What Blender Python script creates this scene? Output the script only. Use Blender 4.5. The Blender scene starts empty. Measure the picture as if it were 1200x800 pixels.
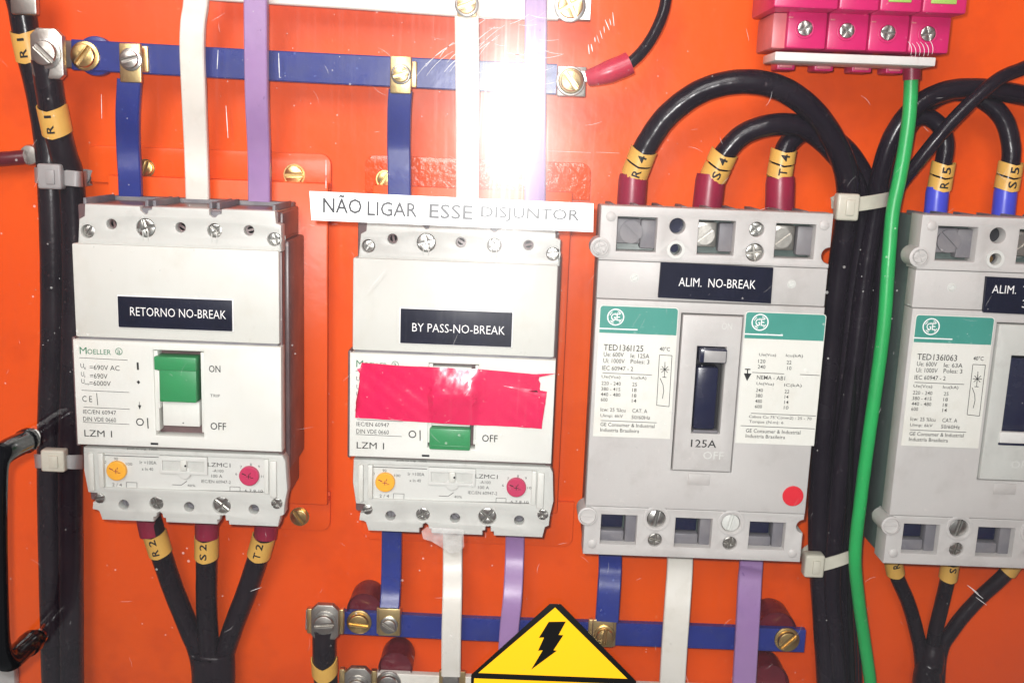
import bpy, bmesh, math, random
from mathutils import Vector, Matrix, Quaternion
random.seed(7)
scn = bpy.context.scene
MM = 0.001
# ------------------------------------------------------------------ camera
F, PITCH, ROLL, YAW = 1200.0, 11.016, 2.143, -0.147
CAM = Vector((0.0, -497.6, 1400.0))          # millimetres; the panel is the plane Y = 0
def _basis():
    p, r, y = (math.radians(a) for a in (PITCH, ROLL, YAW))
    fwd = Vector((math.sin(y)*math.cos(p), math.cos(y)*math.cos(p), -math.sin(p)))
    r0 = Vector((math.cos(y), -math.sin(y), 0)); u0 = r0.cross(fwd)
    return r0*math.cos(r)+u0*math.sin(r), u0*math.cos(r)-r0*math.sin(r), fwd
RT, UP, FW = _basis()
cd = bpy.data.cameras.new('camera'); cam = bpy.data.objects.new('camera', cd)
scn.collection.objects.link(cam); scn.camera = cam
cd.sensor_width = 36; cd.lens = 36; cd.clip_start = 0.01; cd.clip_end = 50
m3 = Matrix((RT, UP, -FW)).transposed()
cam.matrix_world = Matrix.Translation(CAM*MM) @ m3.to_4x4()
# ------------------------------------------------------------------ world, lamps, exposure
w = bpy.data.worlds.new('World'); scn.world = w; w.use_nodes = True
wn = w.node_tree.nodes; wl = w.node_tree.links
bg = wn['Background']; bg.inputs[0].default_value = (0.93, 0.97, 1.0, 1); bg.inputs[1].default_value = 0.15
def lamp(name, loc, target, size, watts, col=(1, 1, 1), sy=None, shape='DISK'):
    l = bpy.data.lights.new(name, 'AREA'); l.shape = shape; l.size = size; l.energy = watts; l.color = col
    if sy: l.size_y = sy
    o = bpy.data.objects.new(name, l); scn.collection.objects.link(o)
    o.location = Vector(loc)*MM
    o.rotation_euler = (Vector(target)-Vector(loc)).to_track_quat('-Z', 'Y').to_euler()
    return o
# the phone's flash beside its lens, and an added fill lamp high behind the photographer
lamp('phone_flash', CAM + RT*-9 + UP*10, CAM + RT*-9 + FW*500, 0.008, 1.95, (1, 0.99, 0.97))
lamp('overhead_fill', (-300, -1300, 2300), (-40, 0, 1250), 0.7, 30, (1, 0.98, 0.95), 1.2, 'RECTANGLE')
scn.view_settings.view_transform = 'Standard'; scn.view_settings.look = 'None'
scn.view_settings.exposure = 0.14; scn.view_settings.gamma = 1
scn.cycles.use_denoising = True; scn.cycles.use_adaptive_sampling = True; scn.cycles.adaptive_threshold = .02
scn.cycles.max_bounces = 5; scn.cycles.transparent_max_bounces = 16
scn.cycles.sample_clamp_indirect = 6
# ------------------------------------------------------------------ pixel of the photo (1200 x 800) -> world mm on the plane Y
def W(px, py, Y):
    d = FW + RT*((px-600)/F) - UP*((py-400)/F)
    t = (Y-CAM.y)/d.y
    p = CAM + d*t; return Vector((p.x, Y, p.z))
def S(Y): return (Y-CAM.y)/F*1.0          # mm per pixel, roughly, at plane Y
# ------------------------------------------------------------------ materials
def mat(name, col, rough=0.5, metal=0.0, bump=0.0, bscale=300.0, var=0.0, vscale=60.0, vcol=None, coat=0.0, spots=0.0, sscale=400, scol=(.8, .75, .7), bdist=0.0002, spec=0.5, grime=0.0, gscale=30, gcol=None):
    m = bpy.data.materials.new(name); m.use_nodes = True
    n = m.node_tree.nodes; l = m.node_tree.links; b = n['Principled BSDF']
    b.inputs['Base Color'].default_value = (*col, 1); b.inputs['Roughness'].default_value = rough
    b.inputs['Metallic'].default_value = metal; b.inputs['Coat Weight'].default_value = coat
    b.inputs['Specular IOR Level'].default_value = spec
    tc = n.new('ShaderNodeTexCoord'); out = None
    if var > 0:
        nz = n.new('ShaderNodeTexNoise'); nz.inputs['Scale'].default_value = vscale; nz.inputs['Detail'].default_value = 5
        l.new(tc.outputs['Object'], nz.inputs['Vector'])
        mr = n.new('ShaderNodeMapRange'); mr.inputs[1].default_value = .38; mr.inputs[2].default_value = .66
        mr.inputs[4].default_value = var; l.new(nz.outputs[0], mr.inputs[0])
        mx = n.new('ShaderNodeMix'); mx.data_type = 'RGBA'
        mx.inputs['A'].default_value = (*col, 1)
        mx.inputs['B'].default_value = (*(vcol or tuple(c*.45 for c in col)), 1)
        l.new(mr.outputs[0], mx.inputs['Factor']); out = mx.outputs['Result']
        ra = n.new('ShaderNodeMapRange'); ra.inputs[3].default_value = max(.02, rough-.1); ra.inputs[4].default_value = min(1, rough+.15)
        l.new(nz.outputs[0], ra.inputs[0]); l.new(ra.outputs[0], b.inputs['Roughness'])
    if spots > 0:
        nz = n.new('ShaderNodeTexNoise'); nz.inputs['Scale'].default_value = sscale; nz.inputs['Detail'].default_value = 2
        l.new(tc.outputs['Object'], nz.inputs['Vector'])
        mr = n.new('ShaderNodeMapRange'); mr.inputs[1].default_value = .70; mr.inputs[2].default_value = .76; mr.inputs[4].default_value = spots
        l.new(nz.outputs[0], mr.inputs[0])
        mx = n.new('ShaderNodeMix'); mx.data_type = 'RGBA'
        if out: l.new(out, mx.inputs['A'])
        else: mx.inputs['A'].default_value = (*col, 1)
        mx.inputs['B'].default_value = (*scol, 1); l.new(mr.outputs[0], mx.inputs['Factor']); out = mx.outputs['Result']
    if grime > 0:
        nz = n.new('ShaderNodeTexNoise'); nz.inputs['Scale'].default_value = gscale; nz.inputs['Detail'].default_value = 9; nz.inputs['Roughness'].default_value = .68
        mp = n.new('ShaderNodeMapping'); mp.inputs['Location'].default_value = (3.1, 1.7, 5.3); l.new(tc.outputs['Object'], mp.inputs[0]); l.new(mp.outputs[0], nz.inputs['Vector'])
        mr = n.new('ShaderNodeMapRange'); mr.inputs[1].default_value = .52; mr.inputs[2].default_value = .72; mr.inputs[4].default_value = grime; l.new(nz.outputs[0], mr.inputs[0])
        mx = n.new('ShaderNodeMix'); mx.data_type = 'RGBA'
        if out: l.new(out, mx.inputs['A'])
        else: mx.inputs['A'].default_value = (*col, 1)
        mx.inputs['B'].default_value = (*(gcol or tuple(c*.55 for c in col)), 1); l.new(mr.outputs[0], mx.inputs['Factor']); out = mx.outputs['Result']
    if out: l.new(out, b.inputs['Base Color'])
    if bump > 0:
        nz = n.new('ShaderNodeTexNoise'); nz.inputs['Scale'].default_value = bscale; nz.inputs['Detail'].default_value = 3
        l.new(tc.outputs['Object'], nz.inputs['Vector'])
        bp = n.new('ShaderNodeBump'); bp.inputs['Strength'].default_value = bump; bp.inputs['Distance'].default_value = bdist
        l.new(nz.outputs[0], bp.inputs['Height']); l.new(bp.outputs[0], b.inputs['Normal'])
    return m
M = {}
M['orange'] = mat('orange_enamel', (.88, .104, .005), .33, 0, .35, 90, .65, 5, (.82, .070, .004), 0, .25, 260, (.85, .30, .14), .0006, .3, .45, 22, (.55, .045, .006))
def ripple(m, sc, dist):
    n = m.node_tree.nodes; l = m.node_tree.links; b = n['Principled BSDF']; nz = n.new('ShaderNodeTexNoise'); nz.inputs['Scale'].default_value = sc; nz.inputs['Detail'].default_value = 2
    tc = n.new('ShaderNodeTexCoord'); l.new(tc.outputs['Object'], nz.inputs['Vector']); bp = n.new('ShaderNodeBump'); bp.inputs['Distance'].default_value = dist; bp.inputs['Strength'].default_value = 1
    l.new(nz.outputs[0], bp.inputs['Height']); old = b.inputs['Normal'].links[0].from_socket; l.new(old, bp.inputs['Normal']); l.new(bp.outputs[0], b.inputs['Normal'])
ripple(M['orange'], 9, .004)
M['orange_hammer'] = mat('hammered_orange_enamel', (.84, .098, .009), .25, 0, .8, 330, .35, 40, (.65, .045, .01), .5, 0, 0, (0, 0, 0), .0012)
M['lz_white'] = mat('warm_white_plastic', (.63, .64, .60), .42, 0, .15, 900, .22, 30, (.53, .52, .45), 0, .3, 500, (.5, .48, .42), grime=.30, gscale=45, gcol=(.50, .47, .38))
M['lz_face'] = mat('white_faceplate_plastic', (.71, .72, .68), .4, 0, .1, 900, .2, 40, (.63, .62, .54), 0, .3, 600, (.55, .52, .45), grime=.25, gscale=40, gcol=(.58, .54, .40))
M['lz_grey'] = mat('light_grey_plastic', (.55, .56, .53), .42, 0, .15, 900, .25, 40, (.44, .44, .41), 0, .3, 500, (.7, .7, .66), grime=.4, gscale=60, gcol=(.32, .31, .29))
M['lz_label'] = mat('grey_printed_label', (.62, .63, .60), .35, 0, .05, 900, .2, 50, (.5, .5, .47))
M['lz_dark'] = mat('dark_moulded_base', (.16, .10, .10), .32, 0, .3, 300, .5, 60, (.08, .05, .055), 0, .4, 300, (.5, .35, .33))
M['ge_body'] = mat('beige_grey_plastic', (.52, .505, .49), .46, 0, .3, 1200, .25, 35, (.45, .425, .41), 0, .4, 420, (.66, .63, .6), grime=.4, gscale=50, gcol=(.33, .30, .28))
M['ge_side'] = mat('grey_green_moulding', (.10, .135, .125), .4, 0, .2, 400, .5, 60, (.06, .085, .08))
M['ge_label'] = mat('off_white_label', (.72, .72, .67), .45, 0, .05, 800, .2, 40, (.62, .61, .54), grime=.25, gscale=60, gcol=(.52, .48, .38))
M['ge_green'] = mat('teal_green_print', (.045, .26, .21), .45, 0, 0, 1, .3, 60, (.06, .32, .27), 0, .5, 300, (.45, .6, .58))
M['black_print'] = mat('black_ink', (.02, .02, .022), .5, spec=.15)
M['grey_print'] = mat('grey_ink', (.03, .03, .03), .5, spec=.15)
M['green_print'] = mat('green_ink', (.03, .18, .09), .5)
M['white_print'] = mat('white_ink', (.85, .85, .85), .5)
M['nameplate'] = mat('black_engraving_laminate', (.006, .007, .02), .35, 0, .1, 500, .3, 90, (.012, .014, .04), 0, .35, 600, (.10, .10, .15), spec=.12)
M['green_plastic'] = mat('green_plastic', (.03, .26, .09), .35, 0, .1, 500, .3, 100, (.02, .19, .06))
M['dark_hole'] = mat('dark_cavity', (.012, .012, .016), .6)
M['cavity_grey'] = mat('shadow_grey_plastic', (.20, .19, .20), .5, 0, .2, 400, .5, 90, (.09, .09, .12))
M['black_plastic'] = mat('black_glossy_plastic', (.010, .012, .040), .22, 0, .1, 300, .3, 100, (.03, .03, .05))
M['steel'] = mat('zinc_plated_steel', (.62, .61, .58), .3, 1, .4, 700, .6, 220, (.35, .34, .31))
M['lug'] = mat('tinned_copper_lug', (.55, .53, .49), .38, 1, .5, 350, .6, 150, (.32, .30, .27), 0, .5, 500, (.85, .82, .75))
M['brass'] = mat('brass', (.80, .56, .24), .3, 1, .4, 500, .6, 200, (.45, .30, .10))
M['bare'] = mat('bare_gold_toned_copper', (.82, .62, .30), .35, 1, .4, 400, .6, 160, (.50, .36, .16), 0, .4, 500, (.9, .8, .6))
M['blue'] = mat('blue_heat_shrink', (.021, .036, .23), .28, 0, .6, 130, .6, 70, (.014, .024, .17), 0, .6, 420, (.12, .18, .5), grime=.4, gscale=90, gcol=(.05, .06, .16))
M['white'] = mat('white_heat_shrink', (.75, .73, .67), .36, 0, .6, 130, .4, 40, (.66, .63, .54), 0, .4, 420, (.45, .42, .36), grime=.3, gscale=80, gcol=(.48, .44, .36))
M['purple'] = mat('purple_heat_shrink', (.34, .205, .42), .36, 0, .6, 130, .4, 50, (.26, .13, .37), 0, .5, 420, (.12, .06, .2), grime=.3, gscale=80, gcol=(.20, .12, .27))
M['cable'] = mat('black_cable_sheath', (.010, .006, .012), .22, 0, .35, 260, .5, 60, (.018, .012, .019), 0, .35, 500, (.14, .11, .12), .0004, .3)
M['cable_dusty'] = mat('dusty_black_cable_sheath', (.010, .006, .010), .25, 0, .35, 260, .6, 45, (.020, .011, .016), 0, .4, 500, (.16, .12, .12), .0004, .3)
M['green_wire'] = mat('green_wire_sheath', (.02, .40, .10), .35, 0, .3, 260, .4, 60, (.015, .28, .07), 0, .4, 400, (.3, .6, .35))
M['maroon'] = mat('maroon_ferrule_sleeve', (.28, .012, .045), .35, 0, .3, 260, .4, 100, (.16, .008, .03))
M['blue_sleeve'] = mat('bright_blue_ferrule_sleeve', (.06, .075, .62), .33, 0, .2, 260, .3, 100, (.04, .05, .45))
M['red_terminal'] = mat('pink_red_terminal_sleeve', (.55, .03, .07), .28, 0, .2, 300, .4, 150, (.35, .02, .05))
M['insulator'] = mat('maroon_resin', (.13, .012, .022), .28, 0, .3, 300, .4, 90, (.08, .008, .014))
M['marker'] = mat('yellow_marker_sleeve', (.72, .42, .09), .4, 0, .2, 300, .3, 120, (.58, .32, .07))
M['magenta'] = mat('magenta_plastic', (.62, .016, .15), .33, 0, .15, 300, .4, 60, (.45, .01, .09), 0, .5, 380, (.75, .2, .3))
M['magenta_pale'] = mat('faded_pink_plastic', (.66, .20, .22), .4, 0, .15, 300, .3, 60)
M['tie'] = mat('natural_nylon', (.58, .56, .47), .34, 0, .2, 300, .3, 120, (.42, .40, .33))
M['tie_grey'] = mat('grey_nylon', (.34, .33, .33), .38, 0, .2, 300, .3, 120, (.26, .25, .25))
M['pvc'] = mat('white_pvc', (.70, .70, .68), .35, 0, .1, 300, .3, 90, (.55, .53, .5))
M['paper'] = mat('laminated_white_paper', (.84, .84, .83), .34, 0, .05, 500, coat=.25); M['paper'].node_tree.nodes['Principled BSDF'].inputs['Coat Roughness'].default_value = .33
M['paper_ink'] = mat('laminated_black_ink', (.025, .025, .03), .34, coat=.25); M['paper_ink'].node_tree.nodes['Principled BSDF'].inputs['Coat Roughness'].default_value = .33
M['sign_yellow'] = mat('warning_yellow_vinyl', (.86, .44, .006), .35, 0, .08, 300, .15, 30, (.80, .37, .005), 0, .3, 700, (.5, .3, .05))
M['sign_black'] = mat('black_vinyl', (.006, .006, .006), .45, 0, .05, 400, spec=.12)
M['red_tape'] = mat('red_adhesive_tape', (.70, .006, .085), .20, 0, .5, 60, .35, 50, (.60, .008, .07), .3, .25, 400, (.85, .3, .35), .0015)
M['orange_dial'] = mat('amber_dial', (.85, .40, .03), .4)
M['pink_dial'] = mat('crimson_dial', (.50, .03, .10), .4)
M['red_dot'] = mat('red_push_button', (.66, .02, .035), .35)
M['handle'] = mat('black_handle_plastic', (.004, .004, .005), .12, 0, .1, 200, spec=.35)
M['chrome'] = mat('chrome_stud', (.8, .8, .8), .12, 1)
M['frame_grey'] = mat('grey_frame_enamel', (.45, .44, .42), .4, 0, .2, 300, .2, 40)
M['clear_label'] = mat('yellow_green_tag', (.35, .55, .12), .4)

def clear_mat(name, gloss_fac, haze_fac, haze_rough, dust=0.0, tint=(1, 1, 1)):
    """Clear plastic: see-through, a sharp reflection, a broad haze from fine scratches, dust specks."""
    m = bpy.data.materials.new(name); m.use_nodes = True
    n = m.node_tree.nodes; l = m.node_tree.links; n.clear()
    out = n.new('ShaderNodeOutputMaterial'); tr = n.new('ShaderNodeBsdfTransparent'); tr.inputs[0].default_value = (*tint, 1)
    sharp = n.new('ShaderNodeBsdfGlossy'); sharp.inputs['Roughness'].default_value = .03
    haze = n.new('ShaderNodeBsdfAnisotropic'); haze.inputs['Roughness'].default_value = haze_rough
    haze.inputs['Anisotropy'].default_value = .38; haze.inputs['Rotation'].default_value = .25
    tg = n.new('ShaderNodeTangent'); tg.direction_type = 'RADIAL'; tg.axis = 'X'; l.new(tg.outputs[0], haze.inputs['Tangent'])
    fr = n.new('ShaderNodeFresnel'); fr.inputs[0].default_value = 1.49
    mu = n.new('ShaderNodeMath'); mu.operation = 'MULTIPLY'; mu.inputs[1].default_value = gloss_fac; l.new(fr.outputs[0], mu.inputs[0])
    tc = n.new('ShaderNodeTexCoord')
    # fine scratches: two stretched noise fields modulating the haze
    def scratch(rot, sc, stretch, lo, hi):
        mp = n.new('ShaderNodeMapping'); mp.inputs['Rotation'].default_value = (0, rot, 0); mp.inputs['Scale'].default_value = (sc, sc, sc*stretch)
        l.new(tc.outputs['Object'], mp.inputs[0])
        nz = n.new('ShaderNodeTexNoise'); nz.inputs['Scale'].default_value = 1; nz.inputs['Detail'].default_value = 3; nz.inputs['Distortion'].default_value = .4
        l.new(mp.outputs[0], nz.inputs['Vector'])
        mr = n.new('ShaderNodeMapRange'); mr.inputs[1].default_value = lo; mr.inputs[2].default_value = hi
        l.new(nz.outputs[0], mr.inputs[0]); return mr.outputs[0]
    a = scratch(.9, 420, .035, .60, .74); b = scratch(-.3, 500, .03, .62, .78)
    mx = n.new('ShaderNodeMath'); mx.operation = 'MAXIMUM'; l.new(a, mx.inputs[0]); l.new(b, mx.inputs[1])
    mh = n.new('ShaderNodeMath'); mh.operation = 'MULTIPLY_ADD'; mh.inputs[1].default_value = haze_fac*1.6; mh.inputs[2].default_value = haze_fac
    l.new(mx.outputs[0], mh.inputs[0])
    m1 = n.new('ShaderNodeMixShader'); l.new(mu.outputs[0], m1.inputs[0]); l.new(tr.outputs[0], m1.inputs[1]); l.new(sharp.outputs[0], m1.inputs[2])
    m2 = n.new('ShaderNodeMixShader'); l.new(mh.outputs[0], m2.inputs[0]); l.new(m1.outputs[0], m2.inputs[1]); l.new(haze.outputs[0], m2.inputs[2])
    last = m2
    if dust > 0:
        vo = n.new('ShaderNodeTexVoronoi'); vo.inputs['Scale'].default_value = 130; l.new(tc.outputs['Object'], vo.inputs['Vector'])
        nz = n.new('ShaderNodeTexNoise'); nz.inputs['Scale'].default_value = 14; nz.inputs['Detail'].default_value = 4; l.new(tc.outputs['Object'], nz.inputs['Vector'])
        th = n.new('ShaderNodeMapRange'); th.inputs[1].default_value = .42; th.inputs[2].default_value = .75; th.inputs[3].default_value = .01; th.inputs[4].default_value = .09
        l.new(nz.outputs[0], th.inputs[0])
        lt = n.new('ShaderNodeMath'); lt.operation = 'LESS_THAN'; l.new(vo.outputs['Distance'], lt.inputs[0]); l.new(th.outputs[0], lt.inputs[1])
        md = n.new('ShaderNodeMath'); md.operation = 'MULTIPLY'; md.inputs[1].default_value = dust; l.new(lt.outputs[0], md.inputs[0])
        df = n.new('ShaderNodeBsdfDiffuse'); df.inputs[0].default_value = (.8, .78, .75, 1)
        m3_ = n.new('ShaderNodeMixShader'); l.new(md.outputs[0], m3_.inputs[0]); l.new(m2.outputs[0], m3_.inputs[1]); l.new(df.outputs[0], m3_.inputs[2]); last = m3_
    l.new(last.outputs[0], out.inputs[0]); return m
M['acrylic'] = clear_mat('scratched_clear_acrylic', 1.0, .0115, .25, .22)
M['clear_window'] = clear_mat('clear_window_plastic', 1.5, .08, .3)

# ------------------------------------------------------------------ mesh helpers (all in world mm)
def put(bm, tmp):
    me = bpy.data.meshes.new('t'); tmp.to_mesh(me); bm.from_mesh(me); bpy.data.meshes.remove(me); tmp.free()
def nb(): return bmesh.new()
def box(bm, x0, x1, y0, y1, z0, z1, bev=0.0, seg=2):
    t = bmesh.new(); bmesh.ops.create_cube(t, size=1)
    for v in t.verts:
        v.co = Vector(((x0+x1)/2+v.co.x*(x1-x0), (y0+y1)/2+v.co.y*(y1-y0), (z0+z1)/2+v.co.z*(z1-z0)))
    if bev > 0: bmesh.ops.bevel(t, geom=t.edges[:], offset=bev, segments=seg, profile=.5, affect='EDGES')
    bmesh.ops.recalc_face_normals(t, faces=t.faces[:]); put(bm, t)
def pbox(bm, px0, py0, px1, py1, yf, yb, bev=0.0):
    """Box whose front face (plane yf) covers this box of the levelled photo around its centre."""
    c = W((px0+px1)/2, (py0+py1)/2, yf); s = S(yf)
    # size from the perspective at the centre
    a = W(px0, (py0+py1)/2, yf); b = W(px1, (py0+py1)/2, yf); u = W((px0+px1)/2, py0, yf); d = W((px0+px1)/2, py1, yf)
    hx = (b.x-a.x)/2; hz = (u.z-d.z)/2
    box(bm, c.x-hx, c.x+hx, yf, yb, c.z-hz, c.z+hz, bev)
def prism(bm, pts, y0, y1, bev=0.0):
    """Closed (x, z) outline extruded from the front y0 to the back y1; the front rim can be bevelled."""
    t = bmesh.new(); n = len(pts)
    fr = [t.verts.new((p[0], y0, p[1])) for p in pts]; bk = [t.verts.new((p[0], y1, p[1])) for p in pts]
    f = t.faces.new(fr); t.faces.new(bk[::-1])
    for i in range(n): t.faces.new((fr[i], bk[i], bk[(i+1) % n], fr[(i+1) % n]))
    bmesh.ops.recalc_face_normals(t, faces=t.faces[:])
    if bev > 0:
        bmesh.ops.bevel(t, geom=[e for e in t.edges if all(v.co.y < y0+1e-6 for v in e.verts)], offset=bev, segments=2, profile=.5, affect='EDGES')
    put(bm, t)
def circ(c, r, n=28, a0=0.0, a1=math.tau, closed=True):
    k = n if closed else n+1
    return [(c[0]+r*math.cos(a0+(a1-a0)*i/n), c[1]+r*math.sin(a0+(a1-a0)*i/n)) for i in range(k)]
def disc(bm, c, r, y0, y1, bev=0.0, n=28): prism(bm, circ((c[0], c[-1]), r, n), y0, y1, bev)
def ring(bm, c, r0, r1, y, n=28):
    """Thin flat printed or raised ring facing the viewer."""
    t = bmesh.new(); a = [t.verts.new((p[0], y, p[1])) for p in circ(c, r0, n)]; b = [t.verts.new((p[0], y, p[1])) for p in circ(c, r1, n)]
    for i in range(n): t.faces.new((a[i], a[(i+1) % n], b[(i+1) % n], b[i]))
    put(bm, t)
def lathe(bm, c, prof, n=28, cap=True):
    """Profile [(radius, y)...] turned round the Y axis through (c.x, c.z)."""
    t = bmesh.new(); rows = []
    for r, y in prof:
        rows.append([t.verts.new((c[0]+r*math.cos(math.tau*i/n), y, c[-1]+r*math.sin(math.tau*i/n))) for i in range(n)])
    for a, b in zip(rows, rows[1:]):
        for i in range(n): t.faces.new((a[i], a[(i+1) % n], b[(i+1) % n], b[i]))
    if cap and prof[0][0] > 0: t.faces.new(rows[0])
    if cap and prof[-1][0] > 0: t.faces.new(rows[-1][::-1])
    bmesh.ops.recalc_face_normals(t, faces=t.faces[:]); put(bm, t)
def plate(bm, outline, holes, y0, y1, bev=0.0):
    """Plate with through holes: 2D filled curve, extruded, rim rounded."""
    cu = bpy.data.curves.new('t', 'CURVE'); cu.dimensions = '2D'; cu.fill_mode = 'BOTH'
    for pl in [outline]+holes:
        s = cu.splines.new('POLY'); s.points.add(len(pl)-1); s.use_cyclic_u = True
        for q, (x, z) in zip(s.points, pl): q.co = (x, z, 0, 1)
    cu.extrude = (y1-y0)/2-bev; cu.bevel_depth = bev; cu.bevel_resolution = 1; cu.offset = -bev
    o = bpy.data.objects.new('t', cu); scn.collection.objects.link(o)
    me = bpy.data.meshes.new_from_object(o.evaluated_get(bpy.context.evaluated_depsgraph_get()))
    ym = (y0+y1)/2
    me.transform(Matrix(((1, 0, 0, 0), (0, 0, -1, ym), (0, 1, 0, 0), (0, 0, 0, 1))))
    t = bmesh.new(); t.from_mesh(me); bmesh.ops.remove_doubles(t, verts=t.verts[:], dist=1e-4); bmesh.ops.recalc_face_normals(t, faces=t.faces[:]); put(bm, t)
    bpy.data.objects.remove(o); bpy.data.curves.remove(cu); bpy.data.meshes.remove(me)
def smooth_path(pts, per=8):
    P = [pts[0]]+list(pts)+[pts[-1]]; out = []
    for i in range(1, len(P)-2):
        a, b, c, d = P[i-1], P[i], P[i+1], P[i+2]
        for k in range(per):
            t = k/per
            out.append(.5*((2*b)+(c-a)*t+(2*a-5*b+4*c-d)*t*t+(3*b-a-3*c+d)*t**3))
    out.append(P[-2].copy()); return out
def frames(path):
    T = []
    for i in range(len(path)):
        a = path[max(0, i-1)]; b = path[min(len(path)-1, i+1)]; T.append((b-a).normalized())
    n = T[0].cross(Vector((0, 1, 0)))
    n = n.normalized() if n.length > .1 else Vector((1, 0, 0)); N = [n]
    for i in range(1, len(T)):
        q = T[i-1].rotation_difference(T[i]); n = (q @ N[-1]); n = (n-T[i]*n.dot(T[i])).normalized(); N.append(n)
    return T, N
def tube(bm, pts, r, n=16, per=8, caps=True, wob=0.0):
    path = smooth_path([Vector(p) for p in pts], per) if per else [Vector(p) for p in pts]
    T, N = frames(path); t = bmesh.new(); rows = []; ph = random.random()*6
    for i, p in enumerate(path):
        B = T[i].cross(N[i]); rr = r(i/(len(path)-1)) if callable(r) else r
        rr *= 1+wob*math.sin(i*1.3+ph)
        rows.append([t.verts.new(p+(N[i]*math.cos(math.tau*k/n)+B*math.sin(math.tau*k/n))*rr) for k in range(n)])
    for a, b in zip(rows, rows[1:]):
        for k in range(n): t.faces.new((a[k], a[(k+1) % n], b[(k+1) % n], b[k]))
    if caps: t.faces.new(rows[0][::-1]); t.faces.new(rows[-1])
    bmesh.ops.recalc_face_normals(t, faces=t.faces[:]); put(bm, t); return path
def strip(bm, pts, wd, th, side=Vector((1, 0, 0)), per=6, bev=.5):
    """Flat bar swept along pts; its width lies along side, its thickness across."""
    path = smooth_path([Vector(p) for p in pts], per) if per else [Vector(p) for p in pts]
    t = bmesh.new(); rows = []
    for i, p in enumerate(path):
        d = (path[min(len(path)-1, i+1)]-path[max(0, i-1)]).normalized()
        s = (side-d*side.dot(d)).normalized(); n = d.cross(s).normalized()
        h, k = wd/2, th/2; q = []
        for sx, sy in ((1, 1), (-1, 1), (-1, -1), (1, -1)):
            if sx*sy > 0: q += [p+s*(h*sx)+n*((k-bev)*sy), p+s*((h-bev)*sx)+n*(k*sy)]
            else: q += [p+s*((h-bev)*sx)+n*(k*sy), p+s*(h*sx)+n*((k-bev)*sy)]
        rows.append([t.verts.new(v) for v in q])
    m = 8
    for a, b in zip(rows, rows[1:]):
        for k in range(m): t.faces.new((a[k], a[(k+1) % m], b[(k+1) % m], b[k]))
    t.faces.new(rows[0][::-1]); t.faces.new(rows[-1]); bmesh.ops.recalc_face_normals(t, faces=t.faces[:]); put(bm, t)
def screw(bm, c, r, y, kind='slot', ang=0.4, h=None, n=24):
    """Screw head with a real slot or cross recess; y = plane it sits on, front is -y."""
    h = h or r*.45; cx, cz = c[0], c[-1]; g = r*.13
    lathe(bm, (cx, cz), [(r*.97, y), (r*.97, y-h*.45), (0, y-h*.45)], n)
    ca, sa = math.cos(ang), math.sin(ang)
    def rot(p): return (cx+p[0]*ca-p[1]*sa, cz+p[0]*sa+p[1]*ca)
    if kind == 'slot':
        a = math.asin(g/r)
        for k in (0, 1):
            pl = [rot(p) for p in circ((0, 0), r, 14, a+k*math.pi, math.pi-a+k*math.pi, False)]
            prism(bm, pl, y-h, y-h*.3, r*.16)
    else:
        a = math.asin(g/r); q = r*.62
        for k in range(4):
            b0 = k*math.pi/2
            pts = [(r*math.cos(a+(math.pi/2-2*a)*i/7), r*math.sin(a+(math.pi/2-2*a)*i/7)) for i in range(8)]+[(g, r*math.cos(a)*.0+g)]
            pl = [rot((p[0]*math.cos(b0)-p[1]*math.sin(b0), p[0]*math.sin(b0)+p[1]*math.cos(b0))) for p in pts]
            prism(bm, pl, y-h, y-h*.3, r*.12)
def line(bm, x0, z0, x1, z1, y, wd):
    """Printed line, a flat quad facing the viewer."""
    d = Vector((x1-x0, 0, z1-z0)); n = Vector((-d.z, 0, d.x)).normalized()*wd/2
    v = [bm.verts.new((x0+n.x, y, z0+n.z)), bm.verts.new((x0-n.x, y, z0-n.z)), bm.verts.new((x1-n.x, y, z1-n.z)), bm.verts.new((x1+n.x, y, z1+n.z))]
    bm.faces.new(v)
def pline(bm, px0, py0, px1, py1, Y, wd=.3):
    a, b = W(px0, py0, Y), W(px1, py1, Y); line(bm, a.x, a.z, b.x, b.z, Y, wd)
def poly(bm, pts, Y):
    f = bm.faces.new([bm.verts.new((p[0], Y, p[1])) for p in pts]); return f
_tc = {}
def text_mesh(s, weight=0.0):
    k = (s, weight)
    if k in _tc: return _tc[k]
    cu = bpy.data.curves.new('t', 'FONT'); cu.body = s; cu.resolution_u = 2; cu.offset = weight; cu.size = 1
    o = bpy.data.objects.new('t', cu); scn.collection.objects.link(o)
    me = bpy.data.meshes.new_from_object(o.evaluated_get(bpy.context.evaluated_depsgraph_get()))
    vs = [v.co.copy() for v in me.vertices]; fs = [tuple(p.vertices) for p in me.polygons]
    bpy.data.objects.remove(o); bpy.data.curves.remove(cu); bpy.data.meshes.remove(me)
    x0 = min(v.x for v in vs); x1 = max(v.x for v in vs); y0 = min(v.y for v in vs); y1 = max(v.y for v in vs)
    _tc[k] = ([((v.x-x0)/(x1-x0), (v.y-y0)/(y1-y0)) for v in vs], fs); return _tc[k]
def text_at(bm, s, x0, x1, z0, z1, fn, weight=0.0):
    vs, fs = text_mesh(s, weight)
    V = [bm.verts.new(fn(x0+(x1-x0)*u, z0+(z1-z0)*v)) for u, v in vs]
    for f in fs:
        try: bm.faces.new([V[i] for i in f])
        except ValueError: pass
def text(bm, s, xl, yl, xr, yr, h, Y, weight=0.0, slope=True):
    """Lettering between photo points (left middle, right middle), h pixels high, lying level on plane Y."""
    a, b = W(xl, yl, Y), W(xr, yr, Y); zc = (a.z+b.z)/2; hh = h*S(Y)/2*1.02
    text_at(bm, s, a.x, b.x, zc-hh, zc+hh, lambda x, z: (x, Y, z), weight)

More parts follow.
